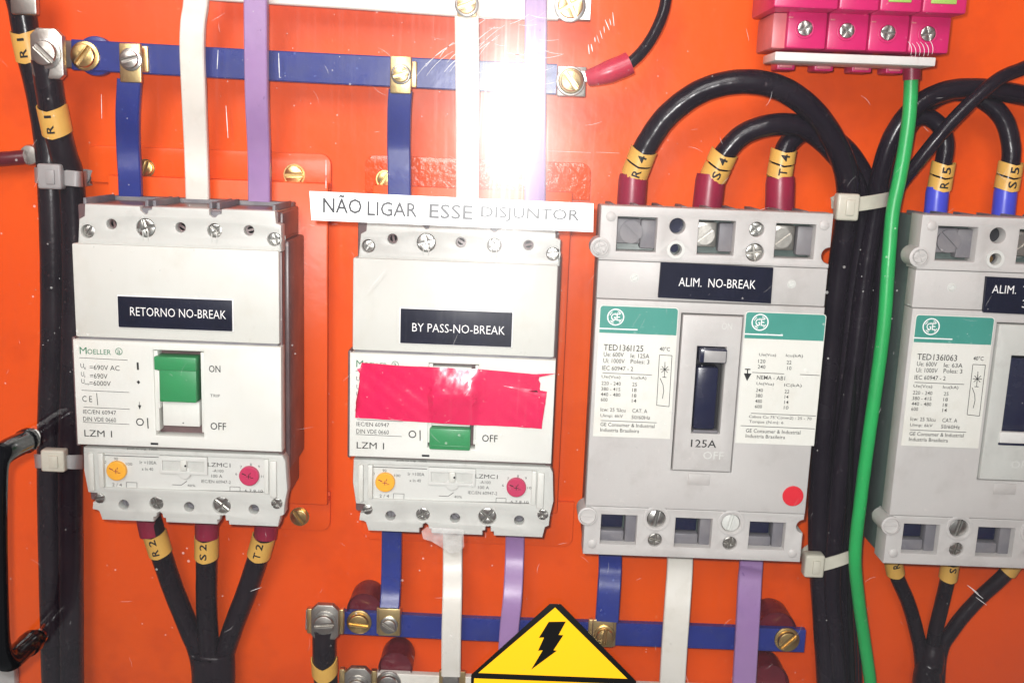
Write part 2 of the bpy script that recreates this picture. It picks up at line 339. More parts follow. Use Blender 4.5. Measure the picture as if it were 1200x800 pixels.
# ------------------------------------------------------------------ objects
class Thing:
    """An Empty at the thing's base that parents its parts."""
    def __init__(s, name, label, cat, base, group=None, kind=None):
        s.base = Vector(base); s.o = bpy.data.objects.new(name, None); scn.collection.objects.link(s.o)
        s.o.empty_display_size = .01; s.o.location = s.base*MM
        s.o['label'] = label; s.o['category'] = cat
        if group: s.o['group'] = group
        if kind: s.o['kind'] = kind
    def part(s, name, bm, m, parent=None, label=None, smooth=True):
        o = mesh(name, bm, m, s.base, smooth); o.parent = parent or s.o
        if label: o['label'] = label
        return o
def _boxes(s, name, lst, m, parent=None):
    for b in lst: bm = nb(); box(bm, *b); s.part(name, bm, m, parent)
Thing.boxes = _boxes
def mesh(name, bm, m, base, smooth=True):
    me = bpy.data.meshes.new(name)
    for v in bm.verts: v.co = (v.co-base)*MM
    bm.to_mesh(me); bm.free()
    if smooth:
        me.polygons.foreach_set('use_smooth', [True]*len(me.polygons)); me.set_sharp_from_angle(angle=math.radians(35))
    me.materials.append(M[m] if isinstance(m, str) else m)
    o = bpy.data.objects.new(name, me); scn.collection.objects.link(o); return o
def single(name, bm, m, label, cat, base, group=None, smooth=True):
    base = Vector(base); o = mesh(name, bm, m, base, smooth); o.location = base*MM
    o['label'] = label; o['category'] = cat
    if group: o['group'] = group
    return o

# ================================================================== SETTING
bm = nb(); box(bm, -700, 700, 0, 3, 900, 1900, .5)
o = mesh('mounting_panel', bm, 'orange', Vector((0, 0, 0))); o['kind'] = 'structure'
bm = nb(); a = W(15, 766, -6); box(bm, a.x-60, a.x, -6, -0.5, a.z-140, a.z, 1.0)
o = mesh('cabinet_frame', bm, 'frame_grey', Vector((0, 0, 0))); o['kind'] = 'structure'

# ---- orange brackets the breakers are screwed to
def bracket(label, pad, feet, yp, screws, hammer):
    """pad = photo (x0,y0,x1,y1) of the raised plate at plane yp; feet = outer rounded foot plate on the panel."""
    c = W((pad[0]+pad[2])/2, (pad[1]+pad[3])/2, 0)
    t = Thing('mounting_bracket', label, 'bracket', c, 'orange mounting brackets behind the breakers')
    x0 = W(pad[0], pad[1]+100, yp).x; x1 = W(pad[2], (pad[1]+pad[3])/2, yp).x; z1 = W(pad[2], pad[1], yp).z; z0 = W(pad[2], pad[3], yp).z
    bm = nb(); box(bm, x0, x1, yp, yp+2.2, z0, z1, .9); box(bm, x0, x1, yp+1.2, -.6, z0, z0+2, .5); box(bm, x0, x1, yp+1.2, -.6, z1-2, z1, .5)
    t.part('raised_plate', bm, 'orange')
    fx0 = W(feet[0], feet[3]-30, -2).x; fx1 = W(feet[2], feet[3]-30, -2).x; ft = W(feet[2]-20, feet[1], -2).z; fb = W(feet[2]-20, feet[3], -2).z
    for za, zb, up in ((z1-4, ft, 1), (fb, z0+4, 0)):
        r = 5; pl = []
        if up: pl = [(fx0, za), (fx1, za)]+circ((fx1-r, zb-r), r, 6, 0, math.pi/2, False)+circ((fx0+r, zb-r), r, 6, math.pi/2, math.pi, False)
        else: pl = [(fx1, zb), (fx0, zb)]+circ((fx0+r, za+r), r, 6, math.pi, 1.5*math.pi, False)+circ((fx1-r, za+r), r, 6, 1.5*math.pi, math.tau, False)
        bm = nb(); prism(bm, pl, -2.4, -.5, .5); t.part('foot_plate', bm, hammer if up else 'orange')
    for (sx, sy, r, ang) in screws:
        p = W(sx, sy, -3); bm = nb(); lathe(bm, (p.x, p.z), [(r*1.18, -2.4), (r*1.18, -3.1), (0, -3.1)]); screw(bm, p, r, -3.1, 'slot', ang, r*.42)
        t.part('screw', bm, 'brass')
bracket('orange mounting bracket behind the leftmost breaker with brass screws', (130, 215, 384, 592), (120, 180, 387, 621), -11,
        [(345, 205, 4.4, 0.05), (351, 605, 4.2, -.95), (171, 197, 3.6, 1.2)], 'orange')
bracket('orange mounting bracket with a shiny hammered top behind the breaker with red tape', (435, 225, 662, 602), (424, 190, 672, 640), -9,
        [(451, 210, 3.6, 1.0)], 'orange_hammer')

# ================================================================== LEFT CIRCUIT BREAKERS (white, green toggle)
def make_white_breaker(label, name_text, name_rect, name_txt, shift, cond_tape=False):
    """Everything measured on the left breaker in the photo; shift moves the finished thing (mm)."""
    Y = -57.0; B = W(83.7, 284, Y)
    t = Thing('circuit_breaker', label, 'circuit breaker', (B.x, 0, B.z), 'white circuit breakers with green toggles')
    L = lambda px, py, y=Y: W(px, py, y)
    X0, X1 = B.x, B.x+89.7
    z = lambda py, x=210: W(x, py, Y).z
    zt, zb = W(210, 243, Y).z, W(220, 614, Y).z
    # base behind the covers
    bm = nb(); box(bm, X0+1.2, X1-1.2, Y+5, Y+46, zb+8, zt-.5, .8)
    for k in range(3):   # barriers standing above and below the terminals
        pass
    t.part('base', bm, 'lz_dark')
    t.boxes('terminal_barrier', [(x, x+1.5, Y+6, Y+38, zt-4, zt+2.2, .4) for x in (X0+3.2, X0+30.2, X0+33.5, X0+58, X0+61.3, X1-4.2)]+[(X0+2.5, X1-2.5, Y+38.1, Y+46, zt-8, zt+1.4, .5)], 'cavity_grey')
    # side housing with steps, seen on the right-hand flank
    t.boxes('side_housing', [(X1-1.5, X1+.7, Y+3, Y+9, W(329, 575, Y).z, W(328, 296, Y).z, .5), (X1-1.2, X1+1.8, Y+12, Y+44, W(329, 560, Y).z, W(328, 285, Y).z, 1.0), (X1-3.2, X1-.1, Y+9, Y+40, W(329, 282, Y).z, W(328, 251, Y).z, .8)], 'lz_dark')
    # upper terminal cover with holes and keyhole notches
    ol = [(97.5, 239.3), (162, 242), (163, 247), (168, 251.5), (171, 250.5), (172, 247), (176, 246), (176.5, 242.4), (243.5, 245), (244, 252), (248, 255), (251, 255.2), (254, 252),
          (258, 251), (258.5, 245.5), (321, 247.6), (322.5, 262), (328.3, 264.5), (328.6, 295.5), (89.5, 286.5), (90.8, 257), (97, 253.5)]
    def conv(pl, y=Y): return [(W(a, b, y).x, W(a, b, y).z) for a, b in pl]
    hs = lambda px, py, r: circ((L(px, py).x, L(px, py).z), r, 22)
    bm = nb(); plate(bm, conv(ol), [hs(128.8, 263, 2.2), hs(210, 267, 2.2), hs(290.5, 270.5, 2.2), hs(169, 267.5, 4.1), hs(250, 270.7, 3.1), hs(100.5, 271.5, 2.9), hs(320, 281, 2.9)], Y+1.6, Y+9, .45)
    tc = t.part('terminal_cover', bm, 'lz_grey', label='upper terminal cover')
    for px, py, r, k, a in ((169, 267.5, 3.9, 'cross', .3), (250, 270.7, 2.8, 'cross', .8), (100.5, 271.5, 2.5, 'slot', 1.0), (320, 281, 2.6, 'cross', .2)):
        p = L(px, py); bm = nb(); screw(bm, p, r, Y+5, k, a, r*.7 if r < 3 else 3.2); t.part('screw', bm, 'steel')
    for px, py in ((169, 249), (250, 253)): p = L(px, py); t.boxes('terminal_clamp', [(p.x-2.2, p.x+2.2, Y+3.5, Y+8, p.z-2.2, p.z+1.6, .4)], 'cavity_grey')
    for px, py in ((128.8, 263), (210, 267), (290.5, 270.5)): p = L(px, py); bm = nb(); screw(bm, p, 1.8, Y+6.4, 'slot', .5+px*.01, 1.4, 16); t.part('terminal_screw', bm, 'cavity_grey')
    for px, py in ((169, 276), (250, 279)):
        p = L(px, py)
        for d in (-1.1, 1.1): t.boxes('moulded_rib', [(p.x+d-.18, p.x+d+.18, Y+1.35, Y+3, p.z-2.4, p.z+2, .05)], 'lz_grey')
    # upper cover
    bm = nb(); box(bm, X0, X1, Y, Y+9, z(399.5)+.2, z(289.7), .7); uc = t.part('upper_cover', bm, 'lz_white')
    bm = nb(); box(bm, X0+1, X1-1, Y+1.0, Y+7, z(405)+.1, z(399.5)+.6, .3); t.part('cover_joint', bm, 'cavity_grey')
    # lower face plate with the toggle opening
    fx0, fx1 = L(88, 400).x-.6, L(329.8, 500).x+.3; fz1, fz0 = z(401.5), z(524.2)
    tg = conv([(180.5, 409.5), (239, 411.5), (239.5, 511), (184, 509)])
    bm = nb(); plate(bm, [(fx0, fz0), (fx1, fz0), (fx1, fz1), (fx0, fz1)], [tg], Y-1.2, Y+6, .7)
    fp = t.part('faceplate', bm, 'lz_face')
    t.boxes('side_rail', [(fx0-1.0, fx0+.8, Y-.2, Y+9, fz0-1, fz1+.8, .7)], 'lz_dark')
    # toggle well, frame and lever
    bm = nb(); c0, c1, c2, c3 = tg
    box(bm, c0[0]-2, c1[0]+2, Y+5.5, Y+9, c3[1]-2, c1[1]+2); wl_ = t.part('toggle_well', bm, 'lz_face')
    t.boxes('toggle_frame', [(L(182.5, 420).x-.6, L(184, 420).x+.5, Y-.6, Y+5.4, z(505), z(412)+.2, .3), (L(237, 420).x-.6, L(238.5, 420).x+.3, Y-.6, Y+5.4, z(505), z(412)+.2, .3)], 'lz_face')
    xa, xb = L(184.5, 440).x, L(231.5, 440).x
    if not cond_tape:
        bm = nb(); box(bm, xa-.2, xb+.4, Y-3.4, Y+5, z(432.5), z(417)+.1, .5)
        tgo = t.part('toggle', bm, 'green_plastic')
        bm = nb(); pl = [(Y-2.6, z(432)), (Y-3.4, z(469)), (Y+5, z(469)), (Y+5, z(432))]
        tm = bmesh.new(); va = [tm.verts.new((L(189.5, 450).x, a, b)) for a, b in pl]; vb = [tm.verts.new((xb+.2, a, b)) for a, b in pl]
        tm.faces.new(va); tm.faces.new(vb[::-1])
        for i in range(4): tm.faces.new((va[i], vb[i], vb[(i+1) % 4], va[(i+1) % 4]))
        bmesh.ops.recalc_face_normals(tm, faces=tm.faces[:]); bmesh.ops.bevel(tm, geom=tm.edges[:], offset=.5, segments=2, profile=.5, affect='EDGES'); put(bm, tm)
        t.part('toggle_grip', bm, 'green_plastic', tgo)
        t.boxes('toggle_slide', [(L(186, 450).x, L(189, 450).x, Y-2.2, Y+5, z(478), z(433.5), .4), (L(190, 450).x, xb+.6, Y-.2, Y+5.4, z(499), z(470.2), .4)], 'lz_face', tgo)
    else:
        bm = nb(); box(bm, xa-.2, xb+.4, Y-3.0, Y+5, z(511), z(486), .6); box(bm, xa+.4, xb-.2, Y-3.4, Y, z(506.5), z(505.4), .2)
        t.part('toggle', bm, 'green_plastic')
        bm = nb(); box(bm, xa, xb, Y+.5, Y+5.4, z(485.5), z(415), .4); t.part('toggle_slide', bm, 'lz_face')
    # printing on the face plate
    yp = Y-1.26
    bm = nb()
    text(bm, 'M', 93.3, 410.4, 101.5, 410.8, 8.4, yp, 0); text(bm, 'OELLER', 102.3, 411.7, 130, 412.8, 6.2, yp, 0.002)
    p = W(139.3, 411.7, yp); ring(bm, (p.x, p.z), 1.3, 1.6, yp); text(bm, 'a', 137.3, 412.2, 141, 412.4, 5, yp)
    t.part('maker_lettering', bm, 'green_print', fp)
    bm = nb()
    for a in ((93, 419, 149.6, 421.9), (95.5, 457, 151.5, 459.7), (98, 476.8, 152, 479.3), (97.3, 494.4, 151.6, 497)): pline(bm, *a, yp, .22)
    for s, *a in (('U', 94.3, 428.3, 98.3, 428.4, 5.4), ('e', 98.6, 431.4, 100.5, 431.4, 2.8), ('=690V AC', 105, 430, 140, 431.5, 6), ('U', 95, 438, 98.5, 438.2, 5.4), ('i', 99, 440.8, 99.8, 440.8, 3),
                  ('=690V', 105.5, 440, 126, 441, 6), ('U', 95.3, 446.5, 99, 446.7, 5.4), ('imp', 99.4, 449.8, 104.8, 450, 3), ('=6000V', 105, 448.5, 129.8, 449.5, 6),
                  ('C E', 96.3, 467, 107.8, 467.4, 7.4), ('IEC/EN 60947', 97.4, 482, 136, 483.5, 5), ('DIN VDE 0660', 97.5, 490.6, 136, 492, 5.4), ('LZM 1', 98.8, 507, 131.3, 508.6, 8),
                  ('ON', 244.8, 432, 258.3, 432.3, 8.4), ('OFF', 246.6, 499, 265, 499.6, 9), ('TRIP', 246.3, 463.2, 257.8, 463.7, 3.4)):
        text(bm, s, *a, yp, 0.0 if s not in ('ON', 'OFF') else .006)
    pline(bm, 113.2, 460.5, 114.5, 474.5, yp, .3); pline(bm, 161.2, 424.5, 161.7, 433.3, yp, .9)
    a = W(162.2, 447.6, yp); poly(bm, [(a.x-.8, a.z), (a.x, a.z+.9), (a.x+.8, a.z), (a.x, a.z-1.0)], yp)
    pline(bm, 163.2, 470.5, 163.6, 476, yp, .22); a = W(163.7, 477, yp); poly(bm, [(a.x-.75, a.z+1), (a.x+.75, a.z+1), (a.x, a.z-1.1)], yp)
    a = W(164, 494.3, yp); ring(bm, (a.x, a.z), 1.25, 1.75, yp); pline(bm, 172.8, 489.5, 173.6, 502, yp, .5)
    a = W(214.7, 495.4, Y-.25); disc(bm, a, .3, Y-.28, Y-.1, 0, 10)
    t.part('rating_lettering', bm, 'grey_print', fp)
    bm = nb(); p = W(181, 519.8, yp); box(bm, p.x-1.7, p.x+1.7, Y-1.35, Y, p.z-.5, p.z+.5, .1); t.part('latch', bm, 'dark_hole')
    # trip unit with its dials
    tol = [(96.5, 525), (329.8, 534.5), (333.5, 541), (336, 575), (332.7, 592), (332, 604), (327.5, 606), (325, 618), (267.5, 615.6), (267, 611), (263.5, 611), (263, 605.5), (260, 603.5), (257, 605), (257, 609.5),
           (253.5, 610), (254, 615.2), (193.5, 612.8), (193, 608), (190, 607.4), (189, 603), (186, 600.6), (182.5, 602.4), (182.5, 606), (178.5, 606.6), (179, 612.2), (118.5, 609.8), (115, 600), (112.6, 598.5), (107, 597.5), (107.5, 589.5), (112.5, 588.5), (112.6, 578.6), (102, 577.5), (97, 552)]
    win = conv([(113.8, 531), (313.6, 538.8), (314.5, 578.5), (117.2, 572.3)])
    wx0 = (win[0][0]+win[3][0])/2; wx1 = (win[1][0]+win[2][0])/2; wz1 = (win[0][1]+win[1][1])/2; wz0 = (win[2][1]+win[3][1])/2
    hl = [[(wx0, wz0), (wx1, wz0), (wx1, wz1), (wx0, wz1)]]+[hs(143.7, 592.3, 2.3), hs(220.4, 595, 2.3), hs(296.5, 597.8, 2.3), hs(182, 591, 3.1), hs(258.6, 593.4, 4.1)]
    bm = nb(); plate(bm, conv(tol), hl, Y+1.2, Y+9, .45); tu = t.part('trip_unit', bm, 'lz_grey')
    bm = nb(); box(bm, wx0-.5, wx1+.5, Y+2.4, Y+5, wz0-.5, wz1+.5); lb = t.part('dial_label', bm, 'lz_label', tu)
    for (a, b, c, d) in ((103.5, 530.5, 110, 575), (315.5, 540, 324, 583)):
        xx0, xx1 = L(a, (b+d)/2).x, L(c, (b+d)/2).x; t.boxes('clip_rail', [(xx0, xx1, Y-.2, Y+3, L(a, d).z, L(a, b).z, .7)], 'lz_white', tu)
    t.boxes('clip_rail', [(wx0-.2, wx0+2.0, Y+.2, Y+3, wz0, wz1, .5), (wx1-2.0, wx1+.2, Y+.2, Y+3, wz0, wz1, .5)], 'lz_white', tu)
    yl = Y+2.34
    for (px, py, mt) in ((136.3, 551.6, 'orange_dial'), (291.7, 557.7, 'pink_dial')):
        p = W(px, py, Y+1); bm = nb(); lathe(bm, (p.x, p.z), [(4.55, Y+3), (4.45, Y+.7), (4.1, Y+.4), (0, Y+.4)], 30)
        dl = t.part('adjusting_dial', bm, mt, tu)
        bm = nb(); text_at(bm, '+', p.x-1.1, p.x+1.1, p.z-1.1, p.z+1.1, lambda x, z: (x, Y+.33, z), -.01); line(bm, p.x-3, p.z+1.4, p.x-1.2, p.z+.6, Y+.33, .45); line(bm, p.x+.5, p.z+.8, p.x+.9, p.z+1.9, Y+.33, .3); line(bm, p.x+.8, p.z-.7, p.x+2.1, p.z-.6, Y+.33, .3)
        t.part('dial_mark', bm, 'maroon' if mt == 'orange_dial' else 'black_print', tu)
    bm = nb()
    for s, *a in (('80', 119.6, 541, 124.5, 541.2, 3.6), ('90', 133.6, 537.3, 138.2, 537.5, 3.4), ('100', 147.5, 543.3, 155, 543.6, 3.4), ('2 / 4', 131.5, 567.5, 142.8, 568, 4), ('Ir =100A', 163.8, 541.3, 183.3, 542.2, 4.4), ('x In 40', 166, 549, 179.5, 549.6, 4),
                  ('-A100', 249, 551.2, 262, 551.7, 3.8), ('100 A', 247.5, 557.3, 260.5, 557.9, 4), ('IEC/EN 60947-2', 236, 563.2, 270.5, 565, 4), ('6', 275.8, 555, 277.8, 555, 3.4), ('7', 281.5, 547, 283.4, 547, 3.4), ('8', 293, 544, 295, 544, 3.2),
                  ('9', 302.5, 546.5, 304.4, 546.5, 3.2), ('10', 306, 558, 310.5, 558, 3.2), ('6 7 8 10', 287, 574.4, 308, 575.3, 3.6), ('40%', 219.5, 568.4, 229, 568.9, 3.2)):
        text(bm, s, *a, yl, -.002)
    text(bm, 'LZMC1', 243.5, 544, 270, 545, 5.2, yl, 0.0)
    pline(bm, 201.5, 567.6, 212.5, 568.1, yl, .25); pline(bm, 212.5, 568.1, 219, 563.5, yl, .25)
    for (a, b, c, d) in ((148, 564.8, 160.5, 571.4), (269.5, 570, 281.3, 577)):
        for q in ((a, b, c, b+.4), (a, d-.4, c, d), (a, b, a, d), (c, b+.4, c, d)): pline(bm, *q, yl, .2)
    pline(bm, 114.5, 572.4-1.5, 309, 578-1.8, yl, .3); pline(bm, 113.6, 532.8, 186, 535.6, yl, .3)
    t.part('dial_lettering', bm, 'grey_print', lb)
    bm = nb(); text(bm, 'push to trip  100A', 149, 525.3, 184.5, 527, 3.0, Y+1.12, -.002); t.part('test_lettering', bm, 'grey_print', tu)
    a, b = W(186.4, 533.6, Y+1), W(243, 556.5, Y+1)
    bm = nb(); p = W(214.6, 556, Y); disc(bm, (p.x, p.z+.4), 3, Y+1.0, Y+2.2, .4, 22); t.part('cover_latch', bm, 'lz_label', tu)
    bm = nb(); box(bm, a.x+1.0, b.x-1.0, Y+1.7, Y+2.3, b.z+1.0, a.z-1.0, 0); t.part('cover_pane', bm, 'lz_grey', tu)
    bm = nb(); plate(bm, [(a.x, b.z), (b.x, b.z), (b.x, a.z), (a.x, a.z)], [[(a.x+1.4, b.z+1.5), (b.x-1.4, b.z+1.5), (b.x-1.4, a.z-2.2), (a.x+1.4, a.z-2.2)]], Y+.7, Y+2.2, .3); wd = t.part('clear_cover', bm, 'lz_label', tu, label='translucent grey window cover')
    bm = nb(); p = W(214.6, 545.6, Y); box(bm, p.x-1.5, p.x+1.5, Y-.2, Y+1.5, p.z-2.6, p.z+2.6, .7); t.part('test_button', bm, 'lz_white', tu)
    bm = nb(); disc(bm, (p.x+1.0, p.z), .5, Y-.3, Y, .1, 12); t.part('button_mark', bm, 'black_print', tu)
    for px, py, r, k, a in ((182, 591, 2.9, 'cross', .5), (258.6, 593.4, 3.9, 'cross', .9), (116.4, 584, 2.3, 'slot', .4), (324, 590, 2.5, 'cross', .7)):
        p = L(px, py); bm = nb()
        if px in (116.4, 324): screw(bm, p, r, Y+1.4, k, a, 1.3)
        else: screw(bm, p, r, Y+5, k, a, 3.0)
        t.part('screw', bm, 'steel')
    for px, py in ((143.7, 592.3), (220.4, 595), (296.5, 597.8)): p = L(px, py); bm = nb(); screw(bm, p, 1.9, Y+6.4, 'slot', .3+px*.01, 1.6); t.part('terminal_screw', bm, 'cavity_grey')
    # nameplate
    a, b = W(name_rect[0], name_rect[1], Y), W(name_rect[2], name_rect[3], Y); nz0, nz1 = b.z, a.z
    bm = nb(); box(bm, a.x-.5, b.x+.5, Y-.6, Y+.02, nz0-.4, nz1+.4, .15); bk = t.part('nameplate_backing', bm, 'white_print')
    bm = nb(); box(bm, a.x, b.x, Y-1.5, Y-.5, nz0, nz1, .2); npl = t.part('nameplate', bm, 'nameplate', label='black engraved nameplate reading '+name_text)
    bm = nb(); text(bm, name_text, *name_txt, 10.2, Y-1.56, -.006); t.part('lettering', bm, 'white_print', npl)
    t.o.location = (t.base+Vector(shift))*MM
    return t
t1 = make_white_breaker('white circuit breaker with green toggle up and nameplate RETORNO NO-BREAK', 'RETORNO NO-BREAK', (139, 346.5, 273, 387.5), (152.5, 364.5, 264.8, 369), (0, 0, 0))
def proj(p):
    d = p-CAM; z_ = d.dot(FW); return 600+F*d.dot(RT)/z_, 400-F*d.dot(UP)/z_
SH2 = Vector((121.0, 5.0, -2.3))
def back(px, py): return proj(W(px, py, -57+SH2.y)-SH2)
n0 = back(470, 361); n1 = back(599, 406); l0 = back(482, 383); l1 = back(590.5, 387.5)
t2 = make_white_breaker('white circuit breaker with nameplate BY PASS-NO-BREAK, its green toggle mostly taped over', 'BY PASS-NO-BREAK', (*n0, *n1), (*l0, *l1), SH2, True)
# red tape over the middle breaker's face
bm = nb(); Yt = -57+SH2.y-1.2
out = [(424, 424.5), (470, 428), (505, 429.5), (560, 432), (628, 438), (627.5, 455), (633, 457), (641, 458.5), (637, 475), (634.5, 502), (600, 499.5), (560, 497.5), (510, 495), (470, 492.5), (416.5, 489), (417, 475), (420, 462), (421.5, 450), (424, 440), (422, 432)]
TX0, TX1, TZ = W(503, 460, Yt).x, W(562, 460, Yt).x, W(530, 432, Yt).z
def tape_y(x, z):
    e = lambda a: max(0.0, min(1.0, a/1.6)); k = e(x-TX0)*e(TX1-x); d = max(0, TZ-z)
    f = .24*min(d, 11)*(1-max(0, d-13)/14) if d < 27 else 0
    return -k*f*(1+.12*math.sin(x*1.9+z*.5))+_cr(x, z)
def _cr(x, z): return -.25-.5*abs(math.sin(x*.11+.6))*abs(math.sin(z*.16+x*.05))-.15*math.sin(x*.7+z*.9)
ctr = [W(a, b, Yt) for a, b in out]
tm = bmesh.new(); vv = [tm.verts.new((p.x, Yt, p.z)) for p in ctr]; tm.faces.new(vv)
bmesh.ops.triangulate(tm, faces=tm.faces[:]); bmesh.ops.subdivide_edges(tm, edges=tm.edges[:], cuts=5, use_grid_fill=True); bmesh.ops.triangulate(tm, faces=tm.faces[:]); bmesh.ops.subdivide_edges(tm, edges=[e for e in tm.edges if e.calc_length() > 3], cuts=2)
for v in tm.verts: v.co.y = Yt-.15+tape_y(v.co.x, v.co.z)
bmesh.ops.recalc_face_normals(tm, faces=tm.faces[:]); g = bmesh.ops.solidify(tm, geom=tm.faces[:], thickness=-.12); put(bm, tm)
o = single('adhesive_tape', bm, 'red_tape', 'crinkled red adhesive tape stuck across the white breaker toggle', 'tape', W(530, 465, Yt))

# ================================================================== GREY CIRCUIT BREAKERS (teal labels)
def ge_logo(bm, c, r, Y):
    cx, cz = c
    ring(bm, c, r*.86, r, Y, 30)
    # curled interlocked monogram: two loops side by side over two curls below, between inner scrolls
    def arc(x, z, rr, a0, a1, wd=.15):
        n = 14; pts = [(cx+r*(x+rr*math.cos(math.radians(a0+(a1-a0)*i/n))), cz+r*(z+rr*math.sin(math.radians(a0+(a1-a0)*i/n)))) for i in range(n+1)]
        for p, q in zip(pts, pts[1:]): line(bm, *p, *q, Y, r*wd)
    # interlocked letters with small scroll ends
    fn = lambda x, z: (x, Y, z)
    text_at(bm, 'G', cx-r*.54, cx+r*.02, cz-r*.40, cz+r*.42, fn, .012); text_at(bm, 'E', cx+r*.10, cx+r*.52, cz-r*.40, cz+r*.42, fn, .008)
    arc(-.04, .30, .14, -20, 200, .09); arc(.30, .50, .10, 160, 380, .08); arc(-.30, -.50, .10, -20, 200, .08)
    for k in (35, 125, 215, 305): arc(0, 0, .71, k, k+38, .09)
def make_grey_breaker(label, variant, shift):
    Y = -55.0; B = W(705, 240.5, Y)
    t = Thing('circuit_breaker', label, 'circuit breaker', (B.x, 0, B.z), 'grey circuit breakers with teal labels')
    shv = Vector(shift)
    def bk(px, py): return proj(W(px, py, Y)-shv)
    X0, X1 = B.x-.1, B.x+99.6
    def z(px, py): return W(px, py, Y).z
    zt, zs1, zs2, zb = z(840, 245.5), z(836, 310.5), z(830, 355), z(812, 654)
    L = lambda px, py, y=Y: W(px, py, y)
    hs = lambda px, py, r: circ((L(px, py).x, L(px, py).z), r, 24)
    def rc(x0, y0, x1, y1, y=Y):
        m = W((x0+x1)/2, (y0+y1)/2, y); a = W(x0, (y0+y1)/2, y); b = W(x1, (y0+y1)/2, y); u = W((x0+x1)/2, y0, y); d = W((x0+x1)/2, y1, y)
        return [(a.x, d.z), (b.x, d.z), (b.x, u.z), (a.x, u.z)]
    # base
    bm = nb(); box(bm, X0+.6, X1-.6, Y+10, Y+31, zb+1, zt-1, .8); t.part('base', bm, 'ge_side')
    bm = nb(); box(bm, X0+9, X1-9, Y+25, -1, zb+9, zt-6, .8); t.part('rear_base', bm, 'dark_hole' if variant == 0 else 'ge_side')
    t.boxes('top_rib', [(X0+4+k*10.6, X0+6.5+k*10.6, Y+9, Y+30, zt-3, zt+.3, .3) for k in range(9)], 'cavity_grey')
    # upper terminal cover with square windows and round wells
    wins = [rc(723, 254.5, 769.5, 295), rc(818, 258.5, 861, 299), rc(908.5, 262.5, 955, 303)]
    nt = L(974, 300); zbt = zs1+.4
    ol = [(X0, zbt), (X1, zbt), (X1, nt.z-4.0)]+circ((X1, nt.z), 3.6, 10, -math.pi/2, -math.pi*1.5, False)+[(X1, nt.z+4.0), (X1, zt), (X0, zt), (X0, zt-9)]
    bm = nb(); plate(bm, ol, wins+[hs(794, 265, 3.4), hs(792, 292.5, 3.0), hs(887, 269, 3.2), hs(884.7, 296, 3.9)], Y, Y+13, .5)
    uc = t.part('terminal_cover', bm, 'ge_body', label='upper terminal cover with three square windows')
    for i, wv in enumerate(wins):
        xs, xe, z0, z1 = wv[0][0], wv[1][0], wv[0][1], wv[2][1]
        t.boxes('window_back', [(xs-1, xe+1, Y+12.6, Y+14, z0-1, z1+1, 0)], 'dark_hole', uc)
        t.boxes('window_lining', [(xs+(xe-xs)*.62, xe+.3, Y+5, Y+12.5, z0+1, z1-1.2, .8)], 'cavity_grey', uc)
        bm = nb(); wdt = .62 if i == 0 else .55; box(bm, xs+.2, xs+(xe-xs)*wdt, Y+4.5, Y+12.5, z0+3, z1-1, .7)
        lg = t.part('terminal_lug', bm, 'cavity_grey' if i == 0 else 'lug', uc)
        rr = (5.0 if i == 0 else 4.2); cx = xs+(xe-xs)*(.37 if i == 0 else .22); bm = nb(); screw(bm, (cx, (z0+z1)/2+.8), rr, Y+4.5, 'slot', -.75 if i == 0 else .7, 1.6); t.part('screw', bm, 'cavity_grey' if i == 0 else 'lug', uc)
    bm = nb(); p = L(794, 265); disc(bm, p, 3.3, Y+6, Y+9); p = L(792, 292.5); disc(bm, (p.x-.5, p.z+.5), 1.9, Y+2.8, Y+6); t.part('well_bottom', bm, 'black_plastic' if variant == 0 else 'dark_hole', uc)
    bm = nb(); p = L(792, 292.5);     lathe(bm, (p.x, p.z), [(3.9, Y), (3.9, Y-.5), (2.6, Y-.5), (2.2, Y+2.5)], cap=False); t.part('bushing', bm, 'lz_label', uc)
    bm = nb(); p = L(887, 269); screw(bm, p, 2.9, Y+3.5, 'cross', .7, 2); t.part('screw', bm, 'steel', uc)
    bm = nb(); p = L(884.7, 296); screw(bm, p, 3.6, Y+3.5, 'cross', .2, 2.2); t.part('screw', bm, 'lug', uc)
    if variant == 1:
        bm = nb(); p = L(792, 292.5); disc(bm, (p.x-2.0, p.z), 1.6, Y+.6, Y+3, .4, 16); t.part('brass_ring', bm, 'brass', uc)
    for px, py, r in ((716, 253.6, 2.1), (966, 264, 2.1)):
        p = L(px, py); bm = nb(); lathe(bm, (p.x, p.z), [(r, Y+.1), (r, Y-.4), (r*.6, Y-.9), (0, Y-.95)], 18); t.part('rivet', bm, 'ge_body')
    p = L(704, 290); bm = nb(); tm = [(4.4, Y+10), (4.4, Y-.6), (3.4, Y-.9), (3.2, Y+.5), (0, Y+.5)]; lathe(bm, (p.x-.2, p.z), tm); screw(bm, (p.x-.2, p.z), 2.6, Y+.5, 'cross', .4, 1.4); t.part('mounting_screw', bm, 'ge_body')
    # name plate band
    bm = nb(); box(bm, X0, X1, Y+.5, Y+10, zs2+.25, zs1+.2, .5); bd = t.part('front_band', bm, 'ge_body')
    for px, py in ((743.8, 325.8), (928, 333)):
        p = L(px, py); bm = nb(); ring(bm, (p.x, p.z), 1.5, 1.9, Y+.45, 20); screw(bm, p, 1.4, Y+.5, 'cross', .5, .5, 16); t.part('screw', bm, 'lz_label')
    # main cover
    zm = z(818, 597)
    fr = rc(799.5, 367, 871, 551.5); fcx0, fcx1, fz0, fz1 = L(792, 460).x+.1, L(864.3, 460).x, L(822, 552).z, L(836, 368).z
    bm = nb(); plate(bm, [(X0, zm), (X1, zm), (X1, zs2), (X0, zs2)], [[(fcx0, fz0), (fcx1, fz0), (fcx1, fz1), (fcx0, fz1)]], Y-.5, Y+10, .7)
    mc = t.part('main_cover', bm, 'ge_body')
